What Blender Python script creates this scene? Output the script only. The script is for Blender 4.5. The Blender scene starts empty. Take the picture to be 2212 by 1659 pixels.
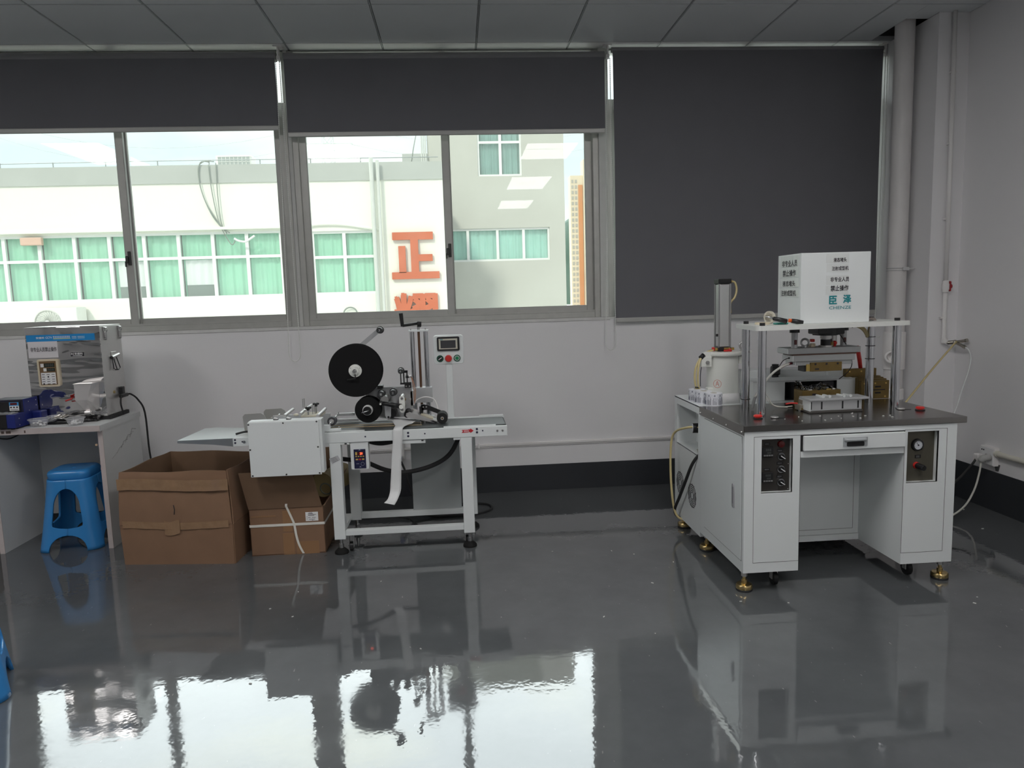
import bpy, bmesh, math, random
from mathutils import Vector, Matrix
random.seed(7)
S = bpy.context.scene
COL = S.collection
PI = math.pi

# ------------------------------------------------------------------ camera
F_PX, YAW, PITCH, ROLL = 1549.47, 0.0719, 0.1214, 0.0299
CAM = Vector((0.0, -4.8827, 1.354))
_cy, _sy, _cp, _sp = math.cos(YAW), math.sin(YAW), math.cos(PITCH), math.sin(PITCH)
FWD = Vector((_sy*_cp, _cy*_cp, -_sp))
_r = Vector((_cy, -_sy, 0.0)); _d = FWD.cross(_r)
RGT = _r*math.cos(ROLL) + _d*math.sin(ROLL)
DWN = -_r*math.sin(ROLL) + _d*math.cos(ROLL)
cd = bpy.data.cameras.new('camera'); cam = bpy.data.objects.new('camera', cd); COL.objects.link(cam)
cd.sensor_width = 36.0; cd.lens = F_PX/2212*36.0; cd.clip_start = 0.05; cd.clip_end = 1500
_m = Matrix.Identity(4)
for i in range(3):
    _m[i][0] = RGT[i]; _m[i][1] = -DWN[i]; _m[i][2] = -FWD[i]; _m[i][3] = CAM[i]
cam.matrix_world = _m
S.camera = cam

# ------------------------------------------------------------------ view, sky, sun
S.view_settings.view_transform = 'Standard'; S.view_settings.look = 'None'
S.view_settings.gamma = 1.0; S.view_settings.use_curve_mapping = False
S.view_settings.exposure = 0.0
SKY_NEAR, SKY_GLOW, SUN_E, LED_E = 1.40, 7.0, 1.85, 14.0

def make_world():
    w = bpy.data.worlds.new('sky'); S.world = w; w.use_nodes = True
    nt = w.node_tree; nt.nodes.clear(); N = nt.nodes.new; L = nt.links.new
    out = N('ShaderNodeOutputWorld'); bg = N('ShaderNodeBackground'); L(bg.outputs[0], out.inputs[0])
    tc = N('ShaderNodeTexCoord'); sx = N('ShaderNodeSeparateXYZ'); L(tc.outputs['Generated'], sx.inputs[0])
    ramp = N('ShaderNodeValToRGB'); r = ramp.color_ramp
    mr = N('ShaderNodeMapRange'); mr.inputs[1].default_value = -0.2; mr.inputs[2].default_value = 0.8
    L(sx.outputs['Z'], mr.inputs[0]); L(mr.outputs[0], ramp.inputs[0])
    r.elements[0].position = 0.17; r.elements[0].color = (.34, .35, .32, 1)
    r.elements[1].position = 0.21; r.elements[1].color = (.88, .93, .88, 1)
    for p, c in ((.30, (.80, .92, .91, 1)), (.38, (.72, .87, .92, 1)), (.52, (.86, .90, .93, 1)), (1.0, (.80, .86, .93, 1))):
        e = r.elements.new(p); e.color = c
    no = N('ShaderNodeTexNoise'); no.inputs['Scale'].default_value = 3.2; no.inputs['Detail'].default_value = 5
    mp = N('ShaderNodeMapping'); mp.inputs['Scale'].default_value = (1, 1, 3.4); L(tc.outputs['Generated'], mp.inputs[0]); L(mp.outputs[0], no.inputs[0])
    cr = N('ShaderNodeMapRange'); cr.inputs[1].default_value = .48; cr.inputs[2].default_value = .66; L(no.outputs[0], cr.inputs[0])
    mix = N('ShaderNodeMix'); mix.data_type = 'RGBA'; L(cr.outputs[0], mix.inputs[0]); L(ramp.outputs[0], mix.inputs[6]); mix.inputs[7].default_value = (.93, .96, .92, 1)
    # keep the clouds above the horizon only
    ab = N('ShaderNodeMapRange'); ab.inputs[1].default_value = 0.0; ab.inputs[2].default_value = 0.04; L(sx.outputs['Z'], ab.inputs[0])
    mu = N('ShaderNodeMath'); mu.operation = 'MULTIPLY'; L(cr.outputs[0], mu.inputs[0]); L(ab.outputs[0], mu.inputs[1]); L(mu.outputs[0], mix.inputs[0])
    # unseen brighter sky added above the view to light the room and floor reflections
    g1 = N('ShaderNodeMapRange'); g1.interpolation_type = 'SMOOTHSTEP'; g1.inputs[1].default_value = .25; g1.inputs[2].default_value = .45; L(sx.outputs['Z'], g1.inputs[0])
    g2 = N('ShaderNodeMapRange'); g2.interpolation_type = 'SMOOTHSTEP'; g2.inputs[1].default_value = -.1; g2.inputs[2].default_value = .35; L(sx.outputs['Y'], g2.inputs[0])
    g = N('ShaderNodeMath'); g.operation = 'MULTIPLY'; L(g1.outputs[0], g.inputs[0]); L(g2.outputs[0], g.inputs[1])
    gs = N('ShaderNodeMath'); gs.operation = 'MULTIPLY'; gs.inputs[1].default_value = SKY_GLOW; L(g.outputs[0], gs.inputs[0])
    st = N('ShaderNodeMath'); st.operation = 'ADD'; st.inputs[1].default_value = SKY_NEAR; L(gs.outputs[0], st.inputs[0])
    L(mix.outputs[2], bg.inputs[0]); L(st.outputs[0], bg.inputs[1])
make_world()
sd = bpy.data.lights.new('sun', 'SUN'); sun = bpy.data.objects.new('sun', sd); COL.objects.link(sun)
sd.energy = SUN_E; sd.angle = math.radians(8); sd.color = (1, .96, .86)
sun.rotation_euler = Vector((0.35, 0.75, -0.62)).to_track_quat('-Z', 'Y').to_euler()

# ------------------------------------------------------------------ helpers
def at(px, py, x=None, y=None, z=None):
    """point in the room seen at pixel (px, py) of the 2212x1659 frame and lying on the given plane"""
    d = RGT*((px-1106)/F_PX) + DWN*((py-829.5)/F_PX) + FWD
    if y is not None: t = (y-CAM.y)/d.y
    elif z is not None: t = (z-CAM.z)/d.z
    else: t = (x-CAM.x)/d.x
    return CAM + d*t

MATS = {}
def mat(name, c=(.8,.8,.8), rough=.5, metal=0.0, var=.05, scale=12.0, emit=None, es=0.0, ior=1.5, bump=0.0, bscale=60.0, alpha=None, trans=0.0, coat=0.0, spec=.5):
    if name in MATS: return MATS[name]
    m = bpy.data.materials.new(name); m.use_nodes = True; nt = m.node_tree; N = nt.nodes.new; L = nt.links.new
    b = nt.nodes['Principled BSDF']
    b.inputs['Roughness'].default_value = rough; b.inputs['Metallic'].default_value = metal; b.inputs['IOR'].default_value = ior
    b.inputs['Specular IOR Level'].default_value = spec
    b.inputs['Transmission Weight'].default_value = trans; b.inputs['Coat Weight'].default_value = coat
    tc = N('ShaderNodeTexCoord'); no = N('ShaderNodeTexNoise'); no.inputs['Scale'].default_value = scale; no.inputs['Detail'].default_value = 4
    L(tc.outputs['Object'], no.inputs[0])
    mx = N('ShaderNodeMix'); mx.data_type = 'RGBA'
    mx.inputs[6].default_value = tuple(max(0, v*(1-var)) for v in c)+(1,); mx.inputs[7].default_value = tuple(min(1, v*(1+var)) for v in c)+(1,)
    L(no.outputs[0], mx.inputs[0]); L(mx.outputs[2], b.inputs['Base Color'])
    if emit: b.inputs['Emission Color'].default_value = (*emit, 1); b.inputs['Emission Strength'].default_value = es
    if bump:
        n2 = N('ShaderNodeTexNoise'); n2.inputs['Scale'].default_value = bscale; n2.inputs['Detail'].default_value = 3; L(tc.outputs['Object'], n2.inputs[0])
        bp = N('ShaderNodeBump'); bp.inputs['Strength'].default_value = bump; bp.inputs['Distance'].default_value = .01; L(n2.outputs[0], bp.inputs['Height']); L(bp.outputs[0], b.inputs['Normal'])
    if alpha is not None: b.inputs['Alpha'].default_value = alpha
    MATS[name] = m
    return m

def glass_mat(name, tint, refl=1.0, dirt=0.0):
    if name in MATS: return MATS[name]
    m = bpy.data.materials.new(name); m.use_nodes = True; nt = m.node_tree; nt.nodes.clear(); N = nt.nodes.new; L = nt.links.new
    out = N('ShaderNodeOutputMaterial'); tr = N('ShaderNodeBsdfTransparent'); tr.inputs[0].default_value = (*tint, 1)
    gl = N('ShaderNodeBsdfGlossy'); gl.inputs['Roughness'].default_value = .01; gl.inputs[0].default_value = (refl, refl, refl, 1)
    fr = N('ShaderNodeFresnel'); fr.inputs[0].default_value = 1.45
    mx = N('ShaderNodeMixShader'); L(fr.outputs[0], mx.inputs[0]); L(tr.outputs[0], mx.inputs[1]); L(gl.outputs[0], mx.inputs[2])
    last = mx
    if dirt:
        tc = N('ShaderNodeTexCoord'); no = N('ShaderNodeTexNoise'); no.inputs['Scale'].default_value = 3.0; no.inputs['Detail'].default_value = 6
        L(tc.outputs['Object'], no.inputs[0])
        mr = N('ShaderNodeMapRange'); mr.inputs[1].default_value = .42; mr.inputs[2].default_value = .8; mr.inputs[4].default_value = dirt; L(no.outputs[0], mr.inputs[0])
        df = N('ShaderNodeBsdfTranslucent'); df.inputs[0].default_value = (.85, .88, .78, 1)
        m2 = N('ShaderNodeMixShader'); L(mr.outputs[0], m2.inputs[0]); L(mx.outputs[0], m2.inputs[1]); L(df.outputs[0], m2.inputs[2]); last = m2
    L(last.outputs[0], out.inputs[0]); MATS[name] = m
    return m

class MB:
    """collects shapes; build() links them as one mesh object"""
    def __init__(s): s.bm = bmesh.new(); s.mats = []; s.cur = 0
    def use(s, m):
        if not s.mats and len(s.bm.faces): s.mats.append(None)
        if m not in s.mats: s.mats.append(m)
        s.cur = s.mats.index(m); return s
    def _take(s, t, smooth=False):
        mp = {}
        for v in t.verts: mp[v.index] = s.bm.verts.new(v.co)
        for f in t.faces:
            try: nf = s.bm.faces.new([mp[v.index] for v in f.verts])
            except ValueError: continue
            nf.smooth = f.smooth or smooth; nf.material_index = s.cur
        t.free()
    def box(s, x0, x1, y0, y1, z0, z1, bv=0.0, seg=2, M=None):
        t = bmesh.new(); bmesh.ops.create_cube(t, size=1.0)
        x0, x1 = min(x0, x1), max(x0, x1); y0, y1 = min(y0, y1), max(y0, y1); z0, z1 = min(z0, z1), max(z0, z1)
        for v in t.verts: v.co = Vector((x0+(v.co.x+.5)*(x1-x0), y0+(v.co.y+.5)*(y1-y0), z0+(v.co.z+.5)*(z1-z0)))
        bv = min(bv, .45*min(x1-x0, y1-y0, z1-z0))
        if bv > 0: bmesh.ops.bevel(t, geom=t.edges[:], offset=bv, segments=seg, profile=.5, affect='EDGES')
        if M: t.transform(M)
        t.verts.index_update(); s._take(t); return s
    def cyl(s, a, b, r, r2=None, n=20, caps=True):
        a = Vector(a); b = Vector(b); r2 = r if r2 is None else r2
        d = (b-a).normalized(); u = d.orthogonal().normalized(); w = d.cross(u)
        A = []; B = []
        for i in range(n):
            q = u*math.cos(2*PI*i/n)+w*math.sin(2*PI*i/n)
            A.append(s.bm.verts.new(a+q*r)); B.append(s.bm.verts.new(b+q*r2))
        for i in range(n):
            f = s.bm.faces.new((A[i], A[(i+1) % n], B[(i+1) % n], B[i])); f.smooth = True; f.material_index = s.cur
        if caps:
            for l in (A[::-1], B): 
                vs = [s.bm.verts.new(v.co) for v in l]; f = s.bm.faces.new(vs); f.material_index = s.cur
        return s
    def tube(s, pts, r, n=8, smooth_pts=0, caps=True):
        pts = [Vector(p) for p in pts]
        if smooth_pts: pts = catmull(pts, smooth_pts)
        R = r if callable(r) else (lambda i: r)
        rings = []; u = None
        for i, p in enumerate(pts):
            d = (pts[min(i+1, len(pts)-1)]-pts[max(i-1, 0)]).normalized()
            if u is None: u = d.orthogonal().normalized()
            u = (u-d*u.dot(d))
            u = u.normalized() if u.length > 1e-6 else d.orthogonal().normalized()
            w = d.cross(u)
            rings.append([s.bm.verts.new(p+(u*math.cos(2*PI*k/n)+w*math.sin(2*PI*k/n))*R(i)) for k in range(n)])
        for A, B in zip(rings, rings[1:]):
            for k in range(n):
                f = s.bm.faces.new((A[k], A[(k+1) % n], B[(k+1) % n], B[k])); f.smooth = True; f.material_index = s.cur
        if caps:
            for l in (rings[0][::-1], rings[-1]):
                f = s.bm.faces.new(l); f.material_index = s.cur
        return s
    def lathe(s, prof, o=(0, 0, 0), axis=(0, 0, 1), n=28, caps=True):
        """prof: list of (radius, height along axis)"""
        o = Vector(o); d = Vector(axis).normalized(); u = d.orthogonal().normalized(); w = d.cross(u)
        ring = lambda r, h: [s.bm.verts.new(o+d*h+(u*math.cos(2*PI*k/n)+w*math.sin(2*PI*k/n))*max(r, 1e-5)) for k in range(n)]
        prev = ring(*prof[0])
        if caps: f = s.bm.faces.new([s.bm.verts.new(v.co) for v in prev[::-1]]); f.material_index = s.cur
        for i in range(1, len(prof)):
            cur = ring(*prof[i])
            for k in range(n):
                f = s.bm.faces.new((prev[k], prev[(k+1) % n], cur[(k+1) % n], cur[k])); f.smooth = True; f.material_index = s.cur
            prev = cur
            if i < len(prof)-1:     # split the ring at sharp corners so that shading stays crisp
                a = Vector(prof[i])-Vector(prof[i-1]); b = Vector(prof[i+1])-Vector(prof[i])
                if a.length > 0 and b.length > 0 and a.angle(b) > .6: prev = ring(*prof[i])
        if caps: f = s.bm.faces.new([s.bm.verts.new(v.co) for v in prev]); f.material_index = s.cur
        return s
    def prism(s, poly, d):
        """poly: 3d points of a flat outline, d: extrusion vector"""
        d = Vector(d); A = [s.bm.verts.new(Vector(p)) for p in poly]; B = [s.bm.verts.new(Vector(p)+d) for p in poly]
        n = len(A)
        for l in (A[::-1], B):
            f = s.bm.faces.new(l); f.material_index = s.cur
        for i in range(n):
            f = s.bm.faces.new((A[i], A[(i+1) % n], B[(i+1) % n], B[i])); f.material_index = s.cur
        return s
    def quad(s, *p):
        f = s.bm.faces.new([s.bm.verts.new(Vector(q)) for q in p]); f.material_index = s.cur; return s
    def grid(s, fn, nu, nv, smooth=True):
        V = [[s.bm.verts.new(Vector(fn(i/nu, j/nv))) for j in range(nv+1)] for i in range(nu+1)]
        for i in range(nu):
            for j in range(nv):
                f = s.bm.faces.new((V[i][j], V[i+1][j], V[i+1][j+1], V[i][j+1])); f.smooth = smooth; f.material_index = s.cur
        return s
    def torus(s, o, axis, R, r, n=28, m=8, a0=0.0, a1=2*PI):
        o = Vector(o); d = Vector(axis).normalized(); u = d.orthogonal().normalized(); w = d.cross(u)
        full = abs(a1-a0-2*PI) < 1e-6
        k = n if full else n+1
        rings = []
        for i in range(k):
            a = a0+(a1-a0)*i/n; e = u*math.cos(a)+w*math.sin(a)
            rings.append([s.bm.verts.new(o+e*(R+r*math.cos(2*PI*j/m))+d*(r*math.sin(2*PI*j/m))) for j in range(m)])
        for i in range(n if full else n):
            A = rings[i]; B = rings[(i+1) % k] if full else rings[i+1]
            for j in range(m):
                f = s.bm.faces.new((A[j], A[(j+1) % m], B[(j+1) % m], B[j])); f.smooth = True; f.material_index = s.cur
        return s
    def ball(s, o, r, sx=1, sy=1, sz=1):
        t = bmesh.new(); bmesh.ops.create_icosphere(t, subdivisions=2, radius=r)
        for v in t.verts: v.co = Vector((v.co.x*sx, v.co.y*sy, v.co.z*sz))+Vector(o)
        t.verts.index_update(); s._take(t, True); return s
    def marks(s, n, O, U, V):
        """a row of n small illegible character blocks in the rectangle at corner O"""
        O, U, V = Vector(O), Vector(U), Vector(V)
        for k in range(n):
            a = O+U*(k/n); b = O+U*((k+.72)/n)
            s.quad(a, b, b+V*.38, a+V*.38); s.quad(a+V*.62, b+V*.62, b+V, a+V)
        return s
    def text(s, txt, O, U, V, depth=0.0, bold=0.0):
        """lettering fitted into the rectangle at corner O with edges U (along) and V (up)"""
        O, U, V = Vector(O), Vector(U), Vector(V); Nn = U.cross(V).normalized()
        cu = bpy.data.curves.new('tmp', 'FONT'); cu.body = txt; cu.size = 1.0; cu.resolution_u = 2; cu.fill_mode = 'FRONT'
        if depth: cu.extrude = .5; cu.fill_mode = 'BOTH'
        ob = bpy.data.objects.new('tmp', cu); COL.objects.link(ob)
        dg = bpy.context.evaluated_depsgraph_get(); ev = ob.evaluated_get(dg); me = ev.to_mesh()
        P = [v.co.copy() for v in me.vertices]; Fs = [tuple(p.vertices) for p in me.polygons]
        ev.to_mesh_clear(); bpy.data.objects.remove(ob); bpy.data.curves.remove(cu)
        if not P: return s
        x0 = min(p.x for p in P); x1 = max(p.x for p in P); y0 = min(p.y for p in P); y1 = max(p.y for p in P)
        w_, h_ = max(x1-x0, 1e-6), max(y1-y0, 1e-6)
        for k, (ox, oy) in enumerate(((0, 0), (1, .6), (-1, -.6), (.6, -1), (-.6, 1)) if bold else ((0, 0),)):
            vs = [s.bm.verts.new(O+U*((p.x+ox*bold-x0+bold)/(w_+2*bold))+V*((p.y+oy*bold-y0+bold)/(h_+2*bold))+Nn*((p.z+.5)*depth+k*depth*.004 if depth else k*.00003)) for p in P]
            for f in Fs:
                try: nf = s.bm.faces.new([vs[i] for i in f]); nf.material_index = s.cur
                except ValueError: pass
        return s
    def build(s, name, m=None, parent=None, origin=None, local=False, kind=None, label=None):
        me = bpy.data.meshes.new(name)
        s.mats = [m if q is None else q for q in (s.mats or [m])]
        if parent is not None and not local: off = root_of(parent).location.copy()
        elif parent is None and not local:
            if origin is not None: off = Vector(origin)
            else:
                xs = [v.co for v in s.bm.verts]
                off = Vector((sum((min(c[i] for c in xs), max(c[i] for c in xs)))/2 for i in range(2))); off = Vector((off.x, off.y, min(c.z for c in xs)))
        else: off = Vector((0, 0, 0))
        for v in s.bm.verts: v.co -= off
        bmesh.ops.recalc_face_normals(s.bm, faces=s.bm.faces[:])
        s.bm.to_mesh(me); s.bm.free()
        for q in s.mats: me.materials.append(q)
        o = bpy.data.objects.new(name, me); COL.objects.link(o)
        if parent is not None: o.parent = parent
        elif not local: o.location = off
        if kind: o['kind'] = kind
        if label: o['label'] = label
        return o

def root_of(o):
    while o.parent: o = o.parent
    return o
def catmull(P, k):
    out = []
    for i in range(len(P)-1):
        a, b, c, d = P[max(i-1, 0)], P[i], P[i+1], P[min(i+2, len(P)-1)]
        for j in range(k):
            t = j/k
            out.append(.5*((2*b)+(c-a)*t+(2*a-5*b+4*c-d)*t*t+(3*b-a-3*c+d)*t**3))
    return out+[P[-1]]
def tag(o, label=None, cat=None, group=None, kind=None):
    for k, v in (('label', label), ('category', cat), ('group', group), ('kind', kind)):
        if v: o[k] = v
    return o
def thing(name, loc, label, cat, group=None, rz=0.0):
    o = bpy.data.objects.new(name, None); o.empty_display_size = .05; COL.objects.link(o)
    o.location = loc; o.rotation_euler = (0, 0, rz)
    return tag(o, label, cat, group)
def struct(mb, name, m, parent=None):
    return mb.build(name, m, parent, kind=None if parent else 'structure')
def each(name, m, parent, boxes, bv=.001):
    for b in boxes: MB().box(*b, bv).build(name, m, parent)
def copy_tree(o, parent=None):
    c = o.copy(); COL.objects.link(c)
    if parent: c.parent = parent
    for ch in list(o.children): copy_tree(ch, c)
    return c
def rrect(w, h, r, n=5):
    pts = []
    for cx, cy, a0 in ((w/2-r, h/2-r, 0), (-w/2+r, h/2-r, PI/2), (-w/2+r, -h/2+r, PI), (w/2-r, -h/2+r, 1.5*PI)):
        for i in range(n+1):
            a = a0+PI/2*i/n; pts.append((cx+r*math.cos(a), cy+r*math.sin(a)))
    return pts

# ------------------------------------------------------------------ materials
WALL = mat('wall_paint', (.81, .80, .81), .62, var=.015, scale=2, bump=.03, bscale=25)
BAND = mat('dark_wall_paint', (.028, .031, .036), .45, var=.08)
TILE = mat('ceiling_tile', (.74, .77, .78), .7, var=.03, scale=3)
TEE = mat('ceiling_tee', (.55, .57, .58), .4)
DARK = mat('dark_gap', (.012, .012, .013), .7)
ALU = mat('window_aluminium', (.47, .47, .445), .42, .35, var=.1, scale=18)
WHITE = mat('white_powder_coat', (.74, .77, .77), .34, var=.015, scale=5)
WHITE2 = mat('white_enamel', (.78, .79, .75), .3, var=.03, scale=8)
PVC = mat('white_pvc', (.80, .78, .77), .38, var=.03)
STEEL = mat('brushed_steel', (.50, .50, .50), .3, 1.0, var=.08, scale=30)
SATIN = mat('satin_steel', (.62, .61, .60), .42, .85, var=.05, scale=20)
CHROME = mat('chrome', (.60, .61, .63), .10, 1.0, var=.02)
GREYMET = mat('grey_anodised', (.52, .53, .54), .4, .45, var=.04, scale=10)
BLACK = mat('black_plastic', (.012, .012, .013), .38)
RUBBER = mat('black_rubber', (.02, .02, .021), .7)
BRASS = mat('worn_brass', (.20, .135, .045), .5, .6, var=.25, scale=25)
GOLDZ = mat('yellow_zinc', (.62, .47, .22), .28, 1.0, var=.25, scale=30)
RED = mat('red_plastic', (.62, .03, .025), .35)
ORANGE = mat('orange_plastic', (.75, .13, .02), .4)
TEAL = mat('teal_ink', (.02, .25, .28), .5)
INK = mat('black_ink', (.012, .010, .016), .6)
PAPER = mat('white_paper', (.80, .80, .80), .6, var=.02, scale=30)
TAPEC = mat('clear_tape_on_paper', (.72, .745, .735), .25, var=.05, scale=20, bump=.25, bscale=30)
CARD = mat('cardboard', (.235, .135, .080), .75, var=.12, scale=9, bump=.08, bscale=18)
CARDIN = mat('cardboard_inside', (.19, .115, .068), .8, var=.12, scale=9)
BLUEP = mat('blue_plastic', (.035, .23, .56), .27, var=.05, ior=1.5)
HOSE = mat('clear_yellow_hose', (.62, .52, .27), .25, var=.06)
CLEAR = mat('clear_plastic', (.92, .93, .94), .15, alpha=.32)
WIREW = mat('white_cable', (.72, .71, .66), .4)
# ================================================================== the room
XR, YB, XL, H = 3.14, -9.6, -5.6, 2.966
def floor_mat():
    m = bpy.data.materials.new('epoxy_floor'); m.use_nodes = True; nt = m.node_tree; N = nt.nodes.new; L = nt.links.new
    b = nt.nodes['Principled BSDF']; b.inputs['IOR'].default_value = 1.75
    tc = N('ShaderNodeTexCoord')
    n1 = N('ShaderNodeTexNoise'); n1.inputs['Scale'].default_value = 2.2; n1.inputs['Detail'].default_value = 7; n1.inputs['Roughness'].default_value = .62; L(tc.outputs['Object'], n1.inputs[0])
    cr = N('ShaderNodeValToRGB'); L(n1.outputs[0], cr.inputs[0])
    cr.color_ramp.elements[0].position = .3; cr.color_ramp.elements[0].color = (.078, .084, .089, 1)
    cr.color_ramp.elements[1].position = .72; cr.color_ramp.elements[1].color = (.112, .119, .124, 1)
    # pale flecks and short scratches
    mp = N('ShaderNodeMapping'); mp.inputs['Scale'].default_value = (1, .35, 1); mp.inputs['Rotation'].default_value = (0, 0, .9); L(tc.outputs['Object'], mp.inputs[0])
    vo = N('ShaderNodeTexNoise'); vo.inputs['Scale'].default_value = 75; vo.inputs['Detail'].default_value = 3; L(mp.outputs[0], vo.inputs[0])
    th = N('ShaderNodeMapRange'); th.inputs[1].default_value = .715; th.inputs[2].default_value = .76; L(vo.outputs[0], th.inputs[0])
    mx = N('ShaderNodeMix'); mx.data_type = 'RGBA'; L(th.outputs[0], mx.inputs[0]); L(cr.outputs[0], mx.inputs[6]); mx.inputs[7].default_value = (.22, .22, .22, 1)
    L(mx.outputs[2], b.inputs['Base Color'])
    n2 = N('ShaderNodeTexNoise'); n2.inputs['Scale'].default_value = 5; n2.inputs['Detail'].default_value = 6; L(tc.outputs['Object'], n2.inputs[0])
    rr = N('ShaderNodeMapRange'); rr.inputs[1].default_value = .35; rr.inputs[2].default_value = .75; rr.inputs[3].default_value = .02; rr.inputs[4].default_value = .085; L(n2.outputs[0], rr.inputs[0])
    L(rr.outputs[0], b.inputs['Roughness'])
    n3 = N('ShaderNodeTexNoise'); n3.inputs['Scale'].default_value = 16; n3.inputs['Detail'].default_value = 2; L(tc.outputs['Object'], n3.inputs[0])
    n4 = N('ShaderNodeTexNoise'); n4.inputs['Scale'].default_value = 60; n4.inputs['Detail'].default_value = 1; L(tc.outputs['Object'], n4.inputs[0])
    ad = N('ShaderNodeMath'); ad.operation = 'MULTIPLY_ADD'; ad.inputs[1].default_value = .35; L(n4.outputs[0], ad.inputs[0]); L(n3.outputs[0], ad.inputs[2])
    bp = N('ShaderNodeBump'); bp.inputs['Strength'].default_value = .032; bp.inputs['Distance'].default_value = .008; L(ad.outputs[0], bp.inputs['Height']); L(bp.outputs[0], b.inputs['Normal'])
    return m
FLOORM = floor_mat()
struct(MB().box(XL, XR, YB, .2, -.12, 0), 'floor', FLOORM)
# window wall: below the sill, left of the windows
SILL = 1.195
mb = MB(); mb.box(XL, XR+.15, 0, .22, 0, SILL-.012); mb.box(XL, -3.16, 0, .22, SILL-.012, H+.1); mb.box(2.943, XR+.15, 0, .22, SILL-.012, H+.1)
struct(mb, 'wall_front', WALL)
struct(MB().box(XR, XR+.15, YB, .0, 0, H+.1), 'wall_right', WALL)
struct(MB().box(2.943, XR, -.56, 0, 0, H), 'pillar', WALL)
struct(MB().box(XL-.15, XL, YB, .2, 0, H+.1), 'wall_left', WALL)
struct(MB().box(XL-.15, XR+.15, YB-.15, YB, 0, H+.1), 'wall_back', WALL)
struct(MB().box(XL, 2.943, -.004, 0, .0, .183), 'baseboard_front', BAND)
mb = MB(); mb.box(XR-.004, XR, YB, -.56, 0, .236); mb.box(2.939, XR-.004, -.564, -.56, 0, .236); mb.box(2.939, 2.943, -.56, -.004, 0, .236)
struct(mb, 'baseboard_right', BAND)
SILLM = mat('sill_render', (.66, .655, .64), .7, var=.16, scale=14, bump=.2, bscale=40)
mb = MB(); mb.box(-3.16, 2.943, .0, .20, SILL-.012, SILL); mb.box(-3.16, 1.04, -.006, .0, SILL-.020, SILL+.001, .002)
struct(mb, 'trim_1', SILLM)
# ceiling: backing slab, tiles with a tee in every joint
mb = MB(); mb.box(XL, XR+.15, YB, .22, H+.03, H+.12)
struct(mb, 'roof', DARK)
X0, Y0 = -2.2173, -.08
LED_CELLS = [(-3, 4), (1, 4), (5, 4), (5, 8), (5, 12)]  # panels nearest the window are unseen, kept for how they light the room
led_set = {(k, n+j) for k, n in LED_CELLS for j in (0, 1)}
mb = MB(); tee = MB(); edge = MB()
g = .006
for k in range(-6, 10):
    xa = max(XL, X0+.6*k); xb = min(XR, X0+.6*(k+1))
    if xb-xa < .03: continue
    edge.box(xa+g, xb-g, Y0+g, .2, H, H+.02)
    for n in range(0, 16):
        yb = Y0-.6*n; ya = max(YB, yb-.6)
        if (k, n) in led_set: continue
        if k == 8 and n == 0:   # tile notched around the drain pipe and the corner pier
            mb.box(xa+g, 2.80, ya+g, yb-g, H, H+.02, .002); mb.box(2.80, 2.94, ya+g, -.46, H, H+.02); mb.box(2.94, xb-g, ya+g, -.56, H, H+.02); continue
        mb.box(xa+g, xb-g, ya+g, yb-g, H, H+.02, .003, 1)
for k in range(-5, 10):
    x = X0+.6*k
    if x < XR: tee.box(x-.0022, x+.0022, YB, .2, H+.001, H+.03)
for n in range(0, 16):
    y = Y0-.6*n; tee.box(XL, XR, y-.0022, y+.0022, H+.001, H+.03)
struct(mb, 'ceiling', TILE)
struct(tee, 'trim_6', TEE); struct(edge, 'trim_5', mat('white_ceiling_strip', (.90, .90, .89), .5))  # white edge strip, its colour also raised to stand in for window light
LEDM = mat('led_diffuser', (.9, .9, .9), .5, emit=(1, .978, .965), es=LED_E)
LEDF = mat('led_rim', (.8, .8, .8), .4)
led0 = None
names = {(-3, 4): 'left row, nearest the window', (-3, 8): 'left row, middle', (-3, 12): 'left row, at the back', (1, 4): 'middle row, nearest the window', (1, 8): 'middle row, middle', (1, 12): 'middle row, at the back', (5, 4): 'right row, nearest the window', (5, 8): 'right row, middle', (5, 12): 'right row, at the back'}
for k, n in LED_CELLS:
    cx = X0+.6*k+.3; cyy = Y0-.6*n-.6
    if led0 is None:
        led0 = thing('ceiling_light', (cx, cyy, H), '', 'ceiling light', 'flat ceiling light panels')
        MB().box(cx-.275, cx+.275, cyy-.575, cyy+.575, H+.004, H+.012).build('diffuser', LEDM, led0)
        m2 = MB()
        for a in ((-.296, .296, -.596, -.575), (-.296, .296, .575, .596), (-.296, -.275, -.575, .575), (.275, .296, -.575, .575)):
            m2.box(cx+a[0], cx+a[1], cyy+a[2], cyy+a[3], H, H+.016)
        m2.build('rim', LEDF, led0); o = led0
    else:
        o = copy_tree(led0); o.location = (cx, cyy, H)
    o['label'] = 'flat white ceiling light panel in the ' + names[(k, n)]

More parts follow.
